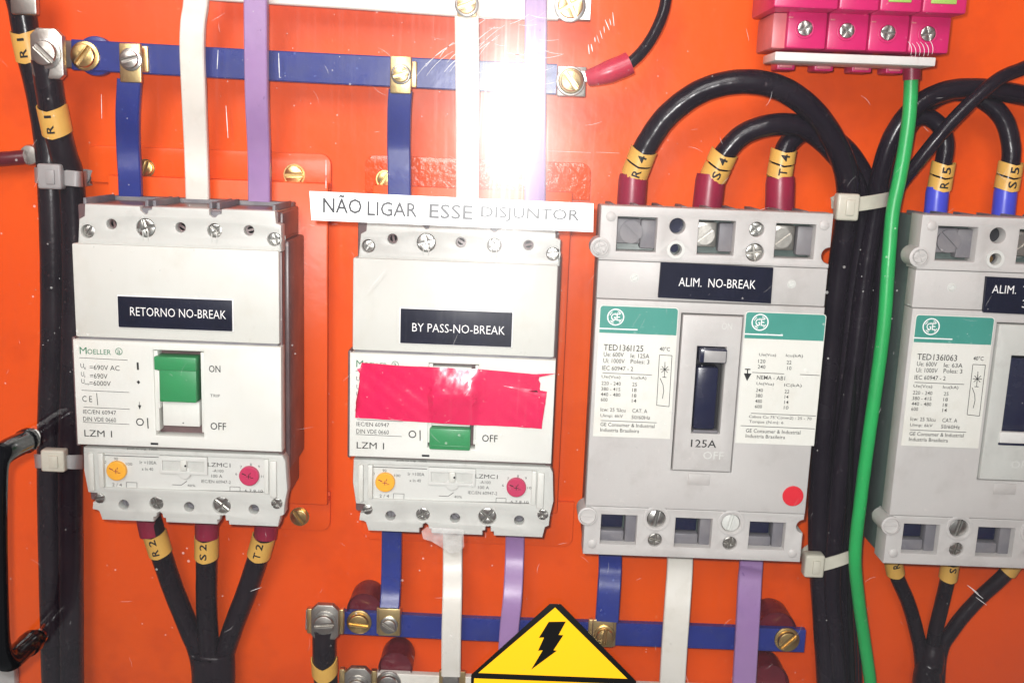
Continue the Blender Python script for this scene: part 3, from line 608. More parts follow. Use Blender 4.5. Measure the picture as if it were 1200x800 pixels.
    sx0, sx1, sz0, sz1 = L(813, 457).x, L(846.8, 457).x, L(826, 507).z, L(833, 405.5).z
    bm = nb(); plate(bm, [(fcx0+.6, fz0+.6), (fcx1-.6, fz0+.6), (fcx1-.6, fz1-.6), (fcx0+.6, fz1-.6)], [[(sx0, sz0), (sx1, sz0), (sx1, sz1), (sx0, sz1)]], Y-1.4, Y+8, .6)
    ep = t.part('toggle_escutcheon', bm, 'ge_body' if variant == 0 else 'lz_grey')
    bm = nb(); box(bm, fcx0-1, fcx1+1, Y+9, Y+10, fz0-1, fz1+1); t.part('escutcheon_gap', bm, 'cavity_grey', ep)
    bm = nb(); box(bm, sx0-.5, sx1+.5, Y+7.5, Y+9, sz0-.5, sz1+.5); t.part('toggle_slot', bm, 'dark_hole', ep)
    if variant == 0:
        bm = nb(); box(bm, sx0+.8, sx1-.2, Y-4.6, Y+8, L(833, 423).z, L(833, 406.5).z, .6); tgo = t.part('toggle', bm, 'black_plastic')
        bm = nb(); box(bm, sx0+2.6, sx1-.6, Y-4.9, Y-4.4, L(833, 422).z, L(833, 408.5).z, .2); t.part('toggle_top', bm, 'tie_grey', tgo)
        bm = nb(); box(bm, sx0+.7, sx1-2.4, Y-.6, Y+8, L(833, 503).z, L(833, 430).z, 1.0); t.part('toggle_shoe', bm, 'black_plastic', tgo)
        bm = nb(); box(bm, sx0+.8, sx1-.8, Y-1.1, Y+1, sz0+.1, sz0+1.4, .3); t.part('toggle_stop', bm, 'cavity_grey', tgo)
    else:
        bm = nb(); box(bm, sx0+.5, sx1-.3, Y+1, Y+8, L(833, 500).z, L(833, 409).z, .8); tgo = t.part('toggle', bm, 'black_plastic')
        bm = nb(); box(bm, sx0-1, sx1+1, Y-2.6, Y, L(833, 507).z, L(833, 494).z, .6); t.part('toggle_grip', bm, 'pvc', tgo)
        bm = nb(); box(bm, sx0-1, sx1+1, Y-1.8, Y, L(833, 510).z, L(833, 507.3).z, .2); t.part('toggle_stop', bm, 'black_plastic', tgo)
    if variant == 0:
        bm = nb(); text(bm, '125A', 809.7, 519, 839.5, 520.2, 9.4, Y-1.46, .006); t.part('rating_lettering', bm, 'grey_print', ep)
    bm = nb(); text(bm, 'OFF', 824, 533, 848, 534, 9.5, Y-1.45, .0); t.part('embossed_lettering', bm, 'lz_label', ep); bm = nb(); text(bm, 'ON', 846, 382, 858, 382.3, 8, Y-1.45, .0); t.part('embossed_lettering', bm, 'lz_label', ep)
    bm = nb(); a = L(806.7, 553); b = L(831, 568); box(bm, a.x, b.x, Y-.9, Y, b.z, a.z-.5, .3); t.part('cover_tab', bm, 'ge_body')
    bm = nb(); a = L(749, 503); box(bm, X0+.1, X1-.1, Y-.62, Y+.3, a.z-.35, a.z-.15, .02)
    # labels
    yl = Y-.86
    for side in (0, 1):
        if side == 0: q = [(702.3, 356.8), (795.5, 361), (785, 514.4), (695.6, 510.5)]; hb = (389.4, 393)
        else: q = [(873.5, 364.4), (969, 368.6), (953.5, 522.3), (862, 518.6)]; hb = (396, 399.5)
        cs = [L(*c, Y-.8) for c in q]; x0 = (cs[0].x+cs[3].x)/2; x1 = (cs[1].x+cs[2].x)/2; z1 = (cs[0].z+cs[1].z)/2; z0 = (cs[2].z+cs[3].z)/2
        bm = nb(); r = 1.4
        prism(bm, circ((x1-r, z1-r), r, 5, 0, math.pi/2, False)+circ((x0+r, z1-r), r, 5, math.pi/2, math.pi, False)+[(x0, z0), (x1, z0)], Y-.8, Y-.4, 0)
        lab = t.part('label', bm, 'ge_label', label=('left' if side == 0 else 'right')+' rating label with teal header')
        hz = W((q[0][0]+q[1][0])/2-4, (hb[0]+hb[1])/2, Y-.8).z
        bm = nb(); r = 1.3
        poly(bm, circ((x1-r-.3, z1-r-.3), r, 5, 0, math.pi/2, False)+circ((x0+r+.3, z1-r-.3), r, 5, math.pi/2, math.pi, False)+[(x0+.3, hz), (x1-.3, hz)], yl)
        t.part('teal_header', bm, 'ge_green', lab)
        bm = nb(); lc = L(721.5, 371.5, yl-.04) if side == 0 else L(890.7, 377.6, yl-.04)
        ge_logo(bm, (lc.x, lc.z), 3.75, yl-.06); line(bm, x0+.3, hz+1.9, x0+17, hz+1.9, yl-.06, .55); t.part('emblem', bm, 'white_print', lab)
        bm = nb(); yt = yl-.05
        if side == 0:
            nm = 'TED136I125' if variant == 0 else 'TED136I063'
            text(bm, nm, 707.4, 406.6, 754, 408.5, 7.4, yt, .004); text(bm, '40°C', 773, 408.6, 785, 409, 5, yt, .01)
            amp = '125A' if variant == 0 else '63A'
            rows = [('Ue: 600V', 707.5, 414.8, 731, 415.8, 5.4), ('Ie: '+amp, 739, 416.5, 761, 417.3, 5.2), ('Ui: 1000V', 707, 422.3, 732, 423.2, 5.4), ('Poles: 3', 739, 423.2, 761, 424.1, 5.2), ('IEC 60947 - 2', 705.6, 430.8, 742, 432.2, 5.2),
                    ('Ue(Vca)', 705, 441.4, 727, 442.3, 4.6), ('Icu(kA)', 739.5, 442.7, 757.5, 443.4, 4.6), ('220 - 240', 704.8, 448.7, 727.5, 449.6, 4.4), ('25', 741, 450.2, 746.5, 450.4, 4.4), ('380 - 415', 704.5, 455.3, 727, 456.2, 4.4), ('18', 740.8, 456.8, 746, 457, 4.4),
                    ('440 - 480', 704, 461.7, 727, 462.6, 4.4), ('18', 740.6, 463.3, 745.8, 463.5, 4.4), ('600', 704, 467.9, 712, 468.2, 4.4), ('14', 740.4, 469.4, 745.6, 469.6, 4.4), ('Icw: 25 %Icu', 703.8, 479.5, 733, 480.6, 4.6), ('CAT. A', 741, 481, 758.5, 481.7, 4.8),
                    ('Uimp: 6kV', 703.6, 487, 730, 488, 4.8), ('50/60Hz', 740, 488.5, 762, 489.4, 4.6), ('GE Consumer & Industrial', 703.6, 496.6, 767, 499.3, 4.6), ('Industria Brasileira', 703.4, 503.2, 749, 505, 4.6)]
            for s, *a in rows: text(bm, s, *a, yt, .003)
            pline(bm, 706, 436.8, 764, 439.2, yt, .25); pline(bm, 704, 492.4, 769.5, 495.2, yt, .25)
            for qd in ((772.8, 415.8, 787.5, 416.5), (772.8, 415.8, 769.5, 474.6), (787.5, 416.5, 784, 476.3), (769.5, 474.6, 784, 476.3)): pline(bm, *qd, yt, .25)
            c = W(779, 432.8, yt)
            for k in range(4): a_ = math.pi*k/4; line(bm, c.x-2.0*math.cos(a_), c.z-2.0*math.sin(a_), c.x+2.0*math.cos(a_), c.z+2.0*math.sin(a_), yt-.01*k, .28)
            pline(bm, 779.3, 424, 778.6, 442, yt, .25); pline(bm, 776.2, 441.8, 781, 442, yt, .3); pline(bm, 773.6, 443, 777, 451, yt, .28); pline(bm, 777, 451, 777.8, 458, yt, .28); pline(bm, 777.8, 458, 776.2, 467, yt, .28)
        else:
            rows = [('Ue(Vca)', 889.5, 415.7, 909.5, 416.5, 4.4), ('Icu(kA)', 921, 416.6, 941, 417.6, 4.4), ('120', 888.5, 423, 897, 423.4, 4.4), ('22', 922, 424.4, 927.5, 424.6, 4.4), ('240', 888, 429.5, 897, 429.9, 4.4), ('10', 922.5, 431.2, 927.5, 431.4, 4.4),
                    ('NEMA - AB1', 887, 441.8, 920, 443.1, 4.8), ('Ue(Vca)', 886.5, 449.5, 907, 450.4, 4.4), ('IC(kA)', 919, 451.3, 939.5, 452.2, 4.6), ('240', 886, 456.8, 894, 457.2, 4.2), ('22', 919.5, 458.5, 925, 458.7, 4.2), ('380', 885.5, 463.2, 893.5, 463.6, 4.2), ('14', 919.5, 464.8, 924, 465, 4.2),
                    ('480', 885, 469.7, 893, 470.1, 4.2), ('14', 919, 471, 924, 471.2, 4.2), ('600', 884.6, 475.9, 893, 476.3, 4.2), ('10', 918.5, 477.3, 924, 477.5, 4.2), ('Cabos Cu 75°C(mm2) : 25 - 70', 877.5, 488, 951, 491, 4.6), ('Torque (N.m): 6', 877.8, 494, 918, 495.6, 4.4),
                    ('GE Consumer & Industrial', 874, 504, 938, 506.8, 4.6), ('Industria Brasileira', 873.8, 510.3, 920, 512.2, 4.4)]
            for s, *a in rows: text(bm, s, *a, yt, .003)
            pline(bm, 881.5, 436.2, 919, 438, yt, .25); pline(bm, 937.5, 438.7, 960.5, 439.8, yt, .25); pline(bm, 880, 484, 956, 487.2, yt, .25); pline(bm, 868, 498.5, 955, 502.3, yt, .25)
            pline(bm, 873, 432.4, 879.5, 432.7, yt, .5); pline(bm, 876, 432.4, 876, 440, yt, .5); c = W(875.8, 441.5, yt); poly(bm, [(c.x-1.7, c.z+1.6), (c.x+1.7, c.z+1.6), (c.x, c.z-1.9)], yt)
        t.part('rating_lettering', bm, 'grey_print', lab)
    p = L(928.7, 580.3); bm = nb(); lathe(bm, (p.x, p.z), [(4.7, Y), (4.7, Y-1.0), (4.5, Y-1.2), (0, Y-1.25)], 30); t.part('push_button', bm, 'red_dot')
    # lower terminal cover
    lw = [rc(704, 603.5, 746, 638), rc(791, 607.5, 834, 641.5), rc(878, 612, 920, 644)]
    n2 = L(936.5, 617)
    ol = [(X0, zb), (X1, zb), (X1, n2.z-3.4)]+circ((X1, n2.z), 3.2, 10, -math.pi/2, -math.pi*1.5, False)+[(X1, n2.z+3.4), (X1, zm-.3), (X0, zm-.3)]
    bm = nb(); plate(bm, ol, lw+[hs(769.4, 608.5, 4.3), hs(767.7, 633, 3.2), hs(857, 613.5, 4.3), hs(855.5, 637, 3.2)], Y+.3, Y+13, .5)
    lc_ = t.part('terminal_cover', bm, 'ge_body', label='lower terminal cover with three square windows')
    for wv in lw:
        xs, xe, z0, z1 = wv[0][0], wv[1][0], wv[0][1], wv[2][1]
        t.boxes('window_back', [(xs-.6, xe+.6, Y+12.6, Y+14, z0-1, z1+1, 0)], 'dark_hole', lc_)
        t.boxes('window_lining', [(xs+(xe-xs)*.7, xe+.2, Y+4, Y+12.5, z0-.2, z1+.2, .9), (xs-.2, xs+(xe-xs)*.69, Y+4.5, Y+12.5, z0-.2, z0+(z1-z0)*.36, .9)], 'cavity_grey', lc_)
        bm = nb(); box(bm, xs+.3, xs+(xe-xs)*.64, Y+6, Y+12, z0+(z1-z0)*.42, z1-.4, .8); t.part('terminal_lug', bm, 'black_plastic', lc_)
    for px, py, r, mt, k in ((769.4, 608.5, 4.0, 'steel', 'slot'), (857, 613.5, 4.1, 'lz_label', 'slot'), (767.7, 633, 2.9, 'lug', 'cross'), (855.5, 637, 2.9, 'lug', 'cross')):
        p = L(px, py); bm = nb(); screw(bm, p, r, Y+3.5, k, 1.35, 2.4); t.part('screw', bm, mt, lc_)
    for px, py in ((769.4, 606), (857, 611)):
        p = L(px, py); bm = nb(); plate(bm, circ((p.x, p.z-.5), 6.2, 22), [circ((p.x, p.z-.6), 4.9, 22)], Y-.25, Y+2, .2); t.part('screw_boss', bm, 'ge_body', lc_)
    for px, py in ((694, 637), (928.6, 648.3)):
        p = L(px, py); bm = nb(); lathe(bm, (p.x, p.z), [(2.1, Y+.4), (2.1, Y-.1), (1.3, Y-.6), (0, Y-.65)], 18); t.part('rivet', bm, 'ge_body')
    p = L(688.5, 604); bm = nb(); lathe(bm, (p.x, p.z), [(4.4, Y+12), (4.4, Y-1.0), (3.6, Y-1.3), (3.4, Y-.2), (0, Y-.2)]); box(bm, p.x-3, p.x+3, Y-.5, Y+1, p.z-.5, p.z+.5, .2); t.part('mounting_screw', bm, 'ge_body')
    # nameplate
    if variant == 0: q = [(774.5, 307), (906, 313.7), (903, 355.3), (771, 348.2)]; rows = [('ALIM.  NO-BREAK', 795.5, 330, 885.5, 333.7, 10.2)]; say = 'ALIM. NO-BREAK'
    else: q = [(1155, 324), (1286, 330.5), (1283, 372), (1151, 365.7)]; rows = [('ALIM.  T', 1161.5, 338.5, 1204, 340.3, 9.5), ('3', 1196.5, 355.8, 1203, 356.1, 9)]; say = 'ALIM. T'
    q = [bk(*c) if variant else c for c in q]; cs = [L(*c, Y-1) for c in q]
    bm = nb(); tm = [(cs[3].x, cs[3].z), (cs[2].x, cs[2].z), (cs[1].x, cs[1].z), (cs[0].x, cs[0].z)]; prism(bm, tm, Y-1.6, Y+.3, .2); npl = t.part('nameplate', bm, 'nameplate', label='black engraved nameplate reading '+say)
    bm = nb()
    for s, a, b, c, d, h in rows:
        if variant: (a, b), (c, d) = bk(a, b), bk(c, d)
        text(bm, s, a, b, c, d, h, Y-1.66, -.004)
    t.part('lettering', bm, 'white_print', npl)
    t.o.location = (t.base+shv)*MM
    return t
make_grey_breaker('grey circuit breaker marked 125A with nameplate ALIM. NO-BREAK and red button', 0, (0, 0, 0))
make_grey_breaker('grey circuit breaker cut off by the right edge, beside the green wire', 1, (137.7, 0, 1.1))
# grey-green spacer seen left of the rightmost breaker is its own base flank

# ================================================================== BUSBARS
BX = 'blue busbars and droppers'
def bar(name, label, mt, pts, wd, th, horizontal=False, group=None, bare=None, screws=(), plates=()):
    """pts: (px, py, Y) photo points along the bar's centre line; bare: ((px,py,Y)...) of a bare metal tail."""
    P = [W(*p) for p in pts]; base = P[0]
    t = Thing(name, label, 'busbar', base, group)
    side = Vector((0, 0, 1)) if horizontal else Vector((1, 0, 0))
    bm = nb(); strip(bm, P, wd, th, side); t.part('sleeve', bm, mt)
    for b in (bare or ()):
        bm = nb(); strip(bm, [W(*p) for p in b], wd-1.2, th-.8, side, per=4); t.part('bare_end', bm, 'lug')
    for (x0, y0, x1, y1, yy, m) in plates:
        bm = nb(); pbox(bm, x0, y0, x1, y1, yy, yy+2.4, .6); t.part('joint_plate', bm, m)
    for (sx, sy, r, yy, kind, a, m) in screws:
        p = W(sx, sy, yy); bm = nb(); lathe(bm, (p.x, p.z), [(r*1.25, yy+.2), (r*1.25, yy-.8), (r*1.1, yy-1.1), (0, yy-1.1)]); sc_ = t.part('washer', bm, 'steel' if m != 'brass' else 'brass')
        bm = nb(); screw(bm, p, r, yy-1.1, kind, a, r*.5); t.part('screw', bm, m, sc_)
    return t
YH = -18
tb = bar('busbar', 'long blue horizontal busbar crossing the top of the panel', 'blue', [(86, 64.5, YH), (300, 76.5, YH), (500, 86.5, YH), (652, 93.5, YH)], 13.4, 4, True, BX,
    bare=[[(38, 62, YH), (62, 63, YH), (90, 64.6, YH)]], screws=[(100, 66, 5.2, YH-2.4, 'slot', .9, 'brass'), (153.5, 70, 4.0, YH-8.3, 'slot', .3, 'lug'), (470, 87.5, 3.6, YH-8.3, 'slot', .35, 'bare')],
    plates=[(163, 54, 173.5, 85, YH-3.4, 'bare'), (479, 72, 488.5, 103, YH-3.4, 'bare')])
bm = nb(); p = W(113, 66, YH+1); disc(bm, (p.x, p.z), 8.8, YH-.6, YH+3, .8, 30); tb.part('sleeve_bulge', bm, 'blue')
bar('busbar', 'blue dropper bending down into the leftmost breaker', 'blue', [(152, 94, YH-6), (151, 112, YH-5.5), (150, 135, YH-3), (150.5, 170, YH+2), (152.5, 205, YH+0.5), (153.5, 233, YH+1)], 10.6, 3.2, group=BX,
    bare=[[(153.4, 229, YH+1), (153.6, 243, YH+1)]], plates=[(139.5, 51, 165, 97, YH-8.3, 'bare')])
bar('busbar', 'blue dropper behind the white paper label, above the taped breaker', 'blue', [(469.5, 106, YH-6), (468, 130, YH-4), (467.5, 170, YH+1), (468, 200, YH+0.5), (468.5, 262, YH+1)], 10.6, 3.2, group=BX, plates=[(457, 66, 482, 110, YH-8.3, 'bare')])
WX = 'white busbars and droppers'
bar('busbar', 'off-white horizontal busbar along the top edge of the photo', 'white', [(238, -18, YH), (400, -8, YH), (560, 3, YH), (654, 6, YH)], 13.6, 4, True, WX, bare=[[(650, 6.5, YH), (692, 8.5, YH)]],
    screws=[(668, 7.5, 5.6, YH-2.4, 'cross', .5, 'bare'), (547, 6, 4.2, YH-8.5, 'slot', .4, 'bare')], plates=[(536, -10, 559, 20, YH-8.4, 'bare')])
bar('busbar', 'off-white dropper entering the leftmost breaker at its middle terminal', 'white', [(230.5, -12, YH-6), (229.5, 8, YH-7), (226.5, 28, YH-9), (225.5, 60, YH-9), (227.5, 110, YH-6), (230, 170, YH+2), (231.5, 212, YH+0.5), (232, 235, YH+1)], 10.8, 3.4, group=WX,
    bare=[[(231.8, 230, YH+1), (232, 243, YH+1)]])
bar('busbar', 'white dropper beside the bright flash glare, going to the taped breaker', 'white', [(547, 20, YH-6), (547.5, 60, YH-8), (548, 110, YH-7), (548, 180, YH), (548, 265, YH+1)], 10.6, 3.4, group=WX)
PX = 'purple droppers'
bar('busbar', 'purple dropper running down to the leftmost breaker', 'purple', [(300, -20, YH-9), (300.5, 60, YH-10), (301.5, 120, YH-8), (304, 180, YH), (304.5, 236, YH+1)], 10.2, 4.2, group=PX, bare=[[(304.4, 230, YH+1), (304.6, 245, YH+1)]])
bar('busbar', 'purple dropper washed out by the flash glare above the taped breaker', 'purple', [(628, -20, YH-9), (627.5, 60, YH-10), (627, 130, YH-7), (627, 265, YH+1)], 9.6, 4.2, group=PX)
# lower bars
lbz = bar('busbar', 'long blue horizontal busbar with bolted ends below the breakers', 'blue', [(402, 727.5, YH), (560, 735.5, YH), (740, 741.5, YH), (942, 749, YH)], 12.2, 4.2, True, BX, bare=[[(359, 724.5, YH), (380, 726, YH), (404, 727.6, YH)]],
    screws=[(421, 728, 5.0, YH-2.4, 'slot', -.1, 'brass'), (922, 748.5, 5.0, YH-2.4, 'slot', .8, 'brass'), (456, 731.5, 3.6, YH-7.6, 'slot', -.6, 'lug'), (708.5, 743.5, 4.2, YH-7.6, 'slot', 1.5, 'brass')],
    plates=[(441, 712, 470, 743, YH-3.4, 'bare'), (689, 726, 722, 757, YH-3.4, 'bare')])
bar('busbar', 'short blue dropper under the taped breaker', 'blue', [(459.5, 600, YH+1), (459, 650, YH+0.5), (458, 690, YH-2), (456.5, 712, YH-6)], 9.8, 3.2, group=BX, plates=[(443, 713, 469, 745, YH-7.6, 'bare')])
bar('busbar', 'short blue dropper under the breaker marked 125A', 'blue', [(714.5, 630, YH+1), (715, 662, YH+2), (713.5, 690, YH-3), (711, 727, YH-6)], 11.4, 3.4, group=BX, plates=[(694, 726, 719, 758, YH-7.6, 'bare')])
bar('busbar', 'white dropper under the taped breaker crossing the lower blue busbar', 'white', [(530.5, 600, YH+1), (530.5, 655, YH+2), (530, 700, YH-7), (529, 740, YH-9), (528.5, 790, YH-6)], 9.6, 3.4, group=WX, bare=[[(528.5, 786, YH-6), (528, 812, YH-6)]])
bar('busbar', 'white dropper under the breaker marked 125A', 'white', [(797, 630, YH+1), (796.5, 665, YH-1), (793.5, 710, YH-9), (790, 760, YH-10), (786.5, 820, YH-8)], 12.6, 3.4, group=WX)
bar('busbar', 'purple dropper under the taped breaker, its foot behind the warning sign', 'purple', [(604, 600, YH+1), (603, 650, YH+3), (600.5, 700, YH-7), (596, 745, YH-9), (592, 830, YH-9)], 9.4, 3.4, group=PX)
bar('busbar', 'purple dropper under the breaker marked 125A, beside the bolted bar end', 'purple', [(880.5, 630, YH+1), (880, 662, YH+1), (878.5, 680, YH-5), (876, 730, YH-9), (870, 830, YH-9)], 11.4, 3.4, group=PX)
bar('busbar', 'off-white horizontal busbar at the bottom edge behind the warning sign', 'white', [(441, 799, YH), (600, 806, YH), (740, 812, YH), (960, 820, YH)], 12.6, 4.2, True, WX, bare=[[(398, 797, YH), (420, 798, YH), (444, 799.2, YH)]],
    screws=[(455.5, 799, 5.0, YH-2.4, 'slot', .1, 'steel')], plates=[(514, 786, 545, 830, YH-3.4, 'bare')])
# standoff insulators behind the lower bars
for (px, py, r, lab) in ((428, 710.5, 8.7, 'maroon round insulator behind the left end of the lower blue busbar'), (464, 778.5, 8.6, 'maroon round insulator above the left end of the bottom white busbar'),
                         (908, 735, 10.0, 'maroon round insulator behind the right bolted end of the lower blue busbar'), (899, 796, 10.2, 'maroon round insulator at the bottom edge, beside the black cable bundle')):
    p = W(px, py, YH+2.5); bm = nb()
    lathe(bm, (p.x, p.z), [(r*.9, -.3), (r*.98, -3), (r*.98, -10), (r*.90, -13), (r*.90, -16), (r, -19), (r, YH+4), (r*.9, YH+2.3), (0, YH+2.3)], 36)
    single('standoff_insulator', bm, 'insulator', lab, 'insulator', (p.x, 0, p.z), 'maroon standoff insulators')
# ================================================================== CABLES
def cyl_text(bm, s, c, axis, r, u0, u1, v0, v1, weight=0.01, turn=0):
    """Lettering wrapped on the viewer's side of a cylinder: u runs across, v along the axis (up)."""
    ax = Vector(axis).normalized(); sx = ax.cross(Vector((0, 1, 0))).normalized()
    if sx.x < 0: sx = -sx
    fr = Vector((0, -1, 0)); fr = (fr-ax*fr.dot(ax)).normalized()
    def fn(x, z):
        a = x/r; p = Vector(c)+ax*z+sx*(math.sin(a)*r)+fr*(math.cos(a)*r+.06); return (p.x, p.y, p.z)
    if s == '1': m_ = (v0+v1)/2; v0, v1 = m_-.6, m_+.6; weight = .0; u0 *= .9; u1 *= .9
    t2 = bmesh.new()      # cut finely so that long strokes follow the curve of the sleeve
    text_at(t2, s, v0, v1, -u1, -u0, lambda x, z: (-z, 0, x), weight)
    bmesh.ops.triangulate(t2, faces=t2.faces[:])
    for _ in range(4):
        e = [e for e in t2.edges if e.calc_length() > .7]
        if e: bmesh.ops.subdivide_edges(t2, edges=e, cuts=1)
    bmesh.ops.triangulate(t2, faces=t2.faces[:])
    for v in t2.verts: v.co = fn(v.co.x, v.co.z)
    put(bm, t2)
def sleeve(t, c, axis, r, ln, top, bot, chev=.8, two=True, parent=None):
    """Yellow slip-on marker: open tube with pointed ends, the letters read sideways up the cable."""
    c = Vector(c); i = min(range(1, len(t.path)-1), key=lambda q: (t.path[q].x-c.x)**2+(t.path[q].z-c.z)**2)
    a_, b_ = t.path[i-1], t.path[i+1]; ax = (b_-a_).normalized(); c = t.path[i]+ax*ax.dot(c-t.path[i])
    if ax.z < 0: ax = -ax
    sx = ax.cross(Vector((0, 1, 0))).normalized(); sx = -sx if sx.x < 0 else sx
    fr = (Vector((0, -1, 0))-ax*Vector((0, -1, 0)).dot(ax)).normalized()
    segs = [(-.5, -.035), (.035, .5)] if two else [(-.5, .5)]
    first = None
    for (f0, f1), s in zip(segs, (bot, top) if two else (None,)):
        bm = nb(); n = 24; rows = []
        for f, rr in ((f0, r), (f1, r), (f1, r-.5), (f0, r-.5)):
            row = []
            for i in range(n):
                a = math.tau*i/n; k = -abs(math.sin(a))*-chev if True else 0
                dz = chev*(abs(((a+math.pi) % math.tau)-math.pi)/math.pi*2 if abs(((a+math.pi) % math.tau)-math.pi) < math.pi/2 else 2-abs(((a+math.pi) % math.tau)-math.pi)/math.pi*2)
                row.append(bm.verts.new(c+ax*(ln*f+dz-chev*.5)+(sx*math.sin(a)+fr*math.cos(a))*rr))
            rows.append(row)
        for a, b in ((0, 1), (1, 2), (2, 3), (3, 0)):
            for i in range(n): bm.faces.new((rows[a][i], rows[a][(i+1) % n], rows[b][(i+1) % n], rows[b][i]))
        bmesh.ops.recalc_face_normals(bm, faces=bm.faces[:])
        o = t.part('marker_sleeve', bm, 'marker', parent); first = first or o
        if s:
            bm = nb(); m = ln*(f0+f1)/2; h = ln*(f1-f0)*.28; ww = min(r*.62, 2.0)
            cyl_text(bm, s, c, ax, r, -ww, ww, m-h-chev*.2, m+h-chev*.2, .02, turn=1); t.part('lettering', bm, 'black_print', o)
        if not two:
            for k, s in ((-.22, bot), (.24, top)):
                if not s: continue
                bm = nb(); cyl_text(bm, s, c, ax, r, -min(r*.5, 1.8), min(r*.5, 1.8), ln*k-ln*.15, ln*k+ln*.15, .02, turn=1); t.part('lettering', bm, 'black_print', o)
    return first
def cable(label, pts, r, mt='cable', group=None, base_i=0, wob=.006, name='cable', cat='cable'):
    """pts: (px, py, Y) photo points along the centre line at depth Y."""
    P = [W(*p) for p in pts]; t = Thing(name, label, cat, P[base_i], group)
    bm = nb(); t.path = tube(bm, P, r, 18, 10, True, wob); t.part('sheath', bm, mt); return t
def ferrule(t, pa, pb, r, mt, taper=.9):
    bm = nb(); tube(bm, [W(*pa), W(*pb)], lambda f: r*(1 if f > .12 else .93) if taper == 1 else r*(taper+(1-taper)*f), 20, 4); t.part('ferrule', bm, mt)
def dirv(a, b): return (W(*b)-W(*a)).normalized()
def lug(t, px, py, wpx, hpx, Y, srad, ang, side_plates=True, round_top=True):
    """Flat ring lug seen face on, its bolt head and the bright plate ends behind it."""
    p = W(px, py, Y); k = S(Y); w_, h_ = wpx*k/2, hpx*k/2
    pl = [(p.x-w_, p.z-h_+2), (p.x-w_+2, p.z-h_), (p.x+w_-2, p.z-h_), (p.x+w_, p.z-h_+2), (p.x+w_, p.z+h_-3), (p.x+w_-3, p.z+h_), (p.x-w_+3, p.z+h_), (p.x-w_, p.z+h_-3)]
    bm = nb(); prism(bm, pl, Y, Y+3.2, .8); o = t.part('lug', bm, 'lug')
    bm = nb(); lathe(bm, (p.x, p.z), [(srad*1.22, Y+.2), (srad*1.22, Y-.9), (srad*1.0, Y-1.2), (0, Y-1.2)], 30); t.part('washer', bm, 'steel', o)
    bm = nb(); screw(bm, (p.x, p.z), srad, Y-1.2, 'slot', ang, srad*.5, 28); t.part('screw', bm, 'lug', o)
BL = 'black power cables of the left trunk'
# left trunk
ta = cable('black cable coming down from the top left corner behind the bolted lug', [(12, -30, -14), (24, 5, -13), (33, 55, -11), (46, 110, -9), (55, 165, -8), (59, 215, -9), (62, 300, -9), (62, 400, -9), (59, 480, -9), (58, 560, -9), (60, 680, -9), (64, 840, -9)], 5.9, 'cable_dusty', BL)
p = W(27, 8, -22); bm = nb(); box(bm, p.x-6, p.x+6, -22, -18, p.z-3.5, p.z+14, 1.2); ta.part('lug', bm, 'lug')
sleeve(ta, W(31, 55, -11), dirv((46, 110, -9), (24, 5, -11)), 6.5, 13, '1', 'R', 2.2, False)
tb_ = cable('black cable hanging from the grey lug bolted to the upper blue busbar', [(53, 70, -27), (57, 100, -25), (64, 140, -22), (74, 180, -18), (83, 212, -14), (87, 300, -12), (86, 400, -12), (83, 500, -12), (82, 560, -12), (83, 680, -12), (84, 840, -12)], 6.0, 'cable_dusty', BL)
lug(tb_, 54.5, 63, 37, 56, -31, 5.4, -.75)
sleeve(tb_, W(62.5, 141, -21), dirv((70, 165, -21), (57, 112, -21)), 6.7, 12.5, '1', 'R', 2.2, False)
cable('black cable tucked between the two front cables of the left trunk', [(60, 190, -5), (74, 300, -5.5), (76, 420, -5.5), (72, 560, -5.5), (74, 840, -5.5)], 5.6, 'cable', BL)
# ties round the left trunk
TG = 'nylon cable ties on the cable trunks'
def tie(label, pts, wd, head, mt='tie', mh='tie', hs=(9, 8.5, 6)):
    """pts: front path of the strap across the bundle (px,py,Y); it closes behind."""
    P = [W(*p) for p in pts]; t = Thing('cable_tie', label, 'cable tie', P[0], TG)
    xm = (P[0].x+P[-1].x)/2; back_ = [Vector((xm+(p.x-xm)*.86, -2.2, p.z)) for p in P[::-1]]
    loop = P+back_+[P[0]]
    bm = nb(); strip(bm, loop, wd, 1.2, Vector((0, 0, 1)), 5, .2); t.part('strap', bm, mt)
    h = W(*head); bm = nb(); box(bm, h.x-hs[0]/2, h.x+hs[0]/2, h.y, h.y+hs[2], h.z-hs[1]/2, h.z+hs[1]/2, 1.1, 3); o = t.part('head', bm, mh)
    bm = nb(); box(bm, h.x-hs[0]*.12, h.x+hs[0]*.26, h.y-.9, h.y+1, h.z-hs[1]*.3, h.z+hs[1]*.28, .5); t.part('pawl', bm, mh, o)
    return t
tie('grey nylon cable tie high on the left trunk, beside the leftmost breaker top', [(42, 205, -10), (46, 206, -17), (62, 207, -19), (84, 209, -21), (93, 210, -19), (97, 210, -11)], 7.2, (57, 207, -25), 'tie_grey', 'tie_grey', (11, 11.5, 6))
tie('pale nylon cable tie low on the left trunk, level with the dials', [(42, 540, -8), (46, 540, -14), (60, 540, -17), (82, 541, -20), (94, 541, -14), (96, 541, -9)], 7.0, (61, 540.5, -24), 'tie_grey', 'tie', (11.5, 11, 6))
# brown stub and its bolt at the left edge
t = Thing('bolted_stud', 'maroon rod ending in a round bolt at the left edge by the upper cable tie', 'stud', W(20, 185, -8))
bm = nb(); tube(bm, [W(-30, 188, -8), W(8, 186, -8), W(30, 184, -7)], 3.4, 14, 4); t.part('rod', bm, 'insulator')
p = W(33, 182, -6); bm = nb(); lathe(bm, (p.x, p.z), [(5.0, -.5), (5.0, -4), (4.4, -5.5), (2, -5.8), (0, -5.8)], 24); t.part('bolt', bm, 'lug')

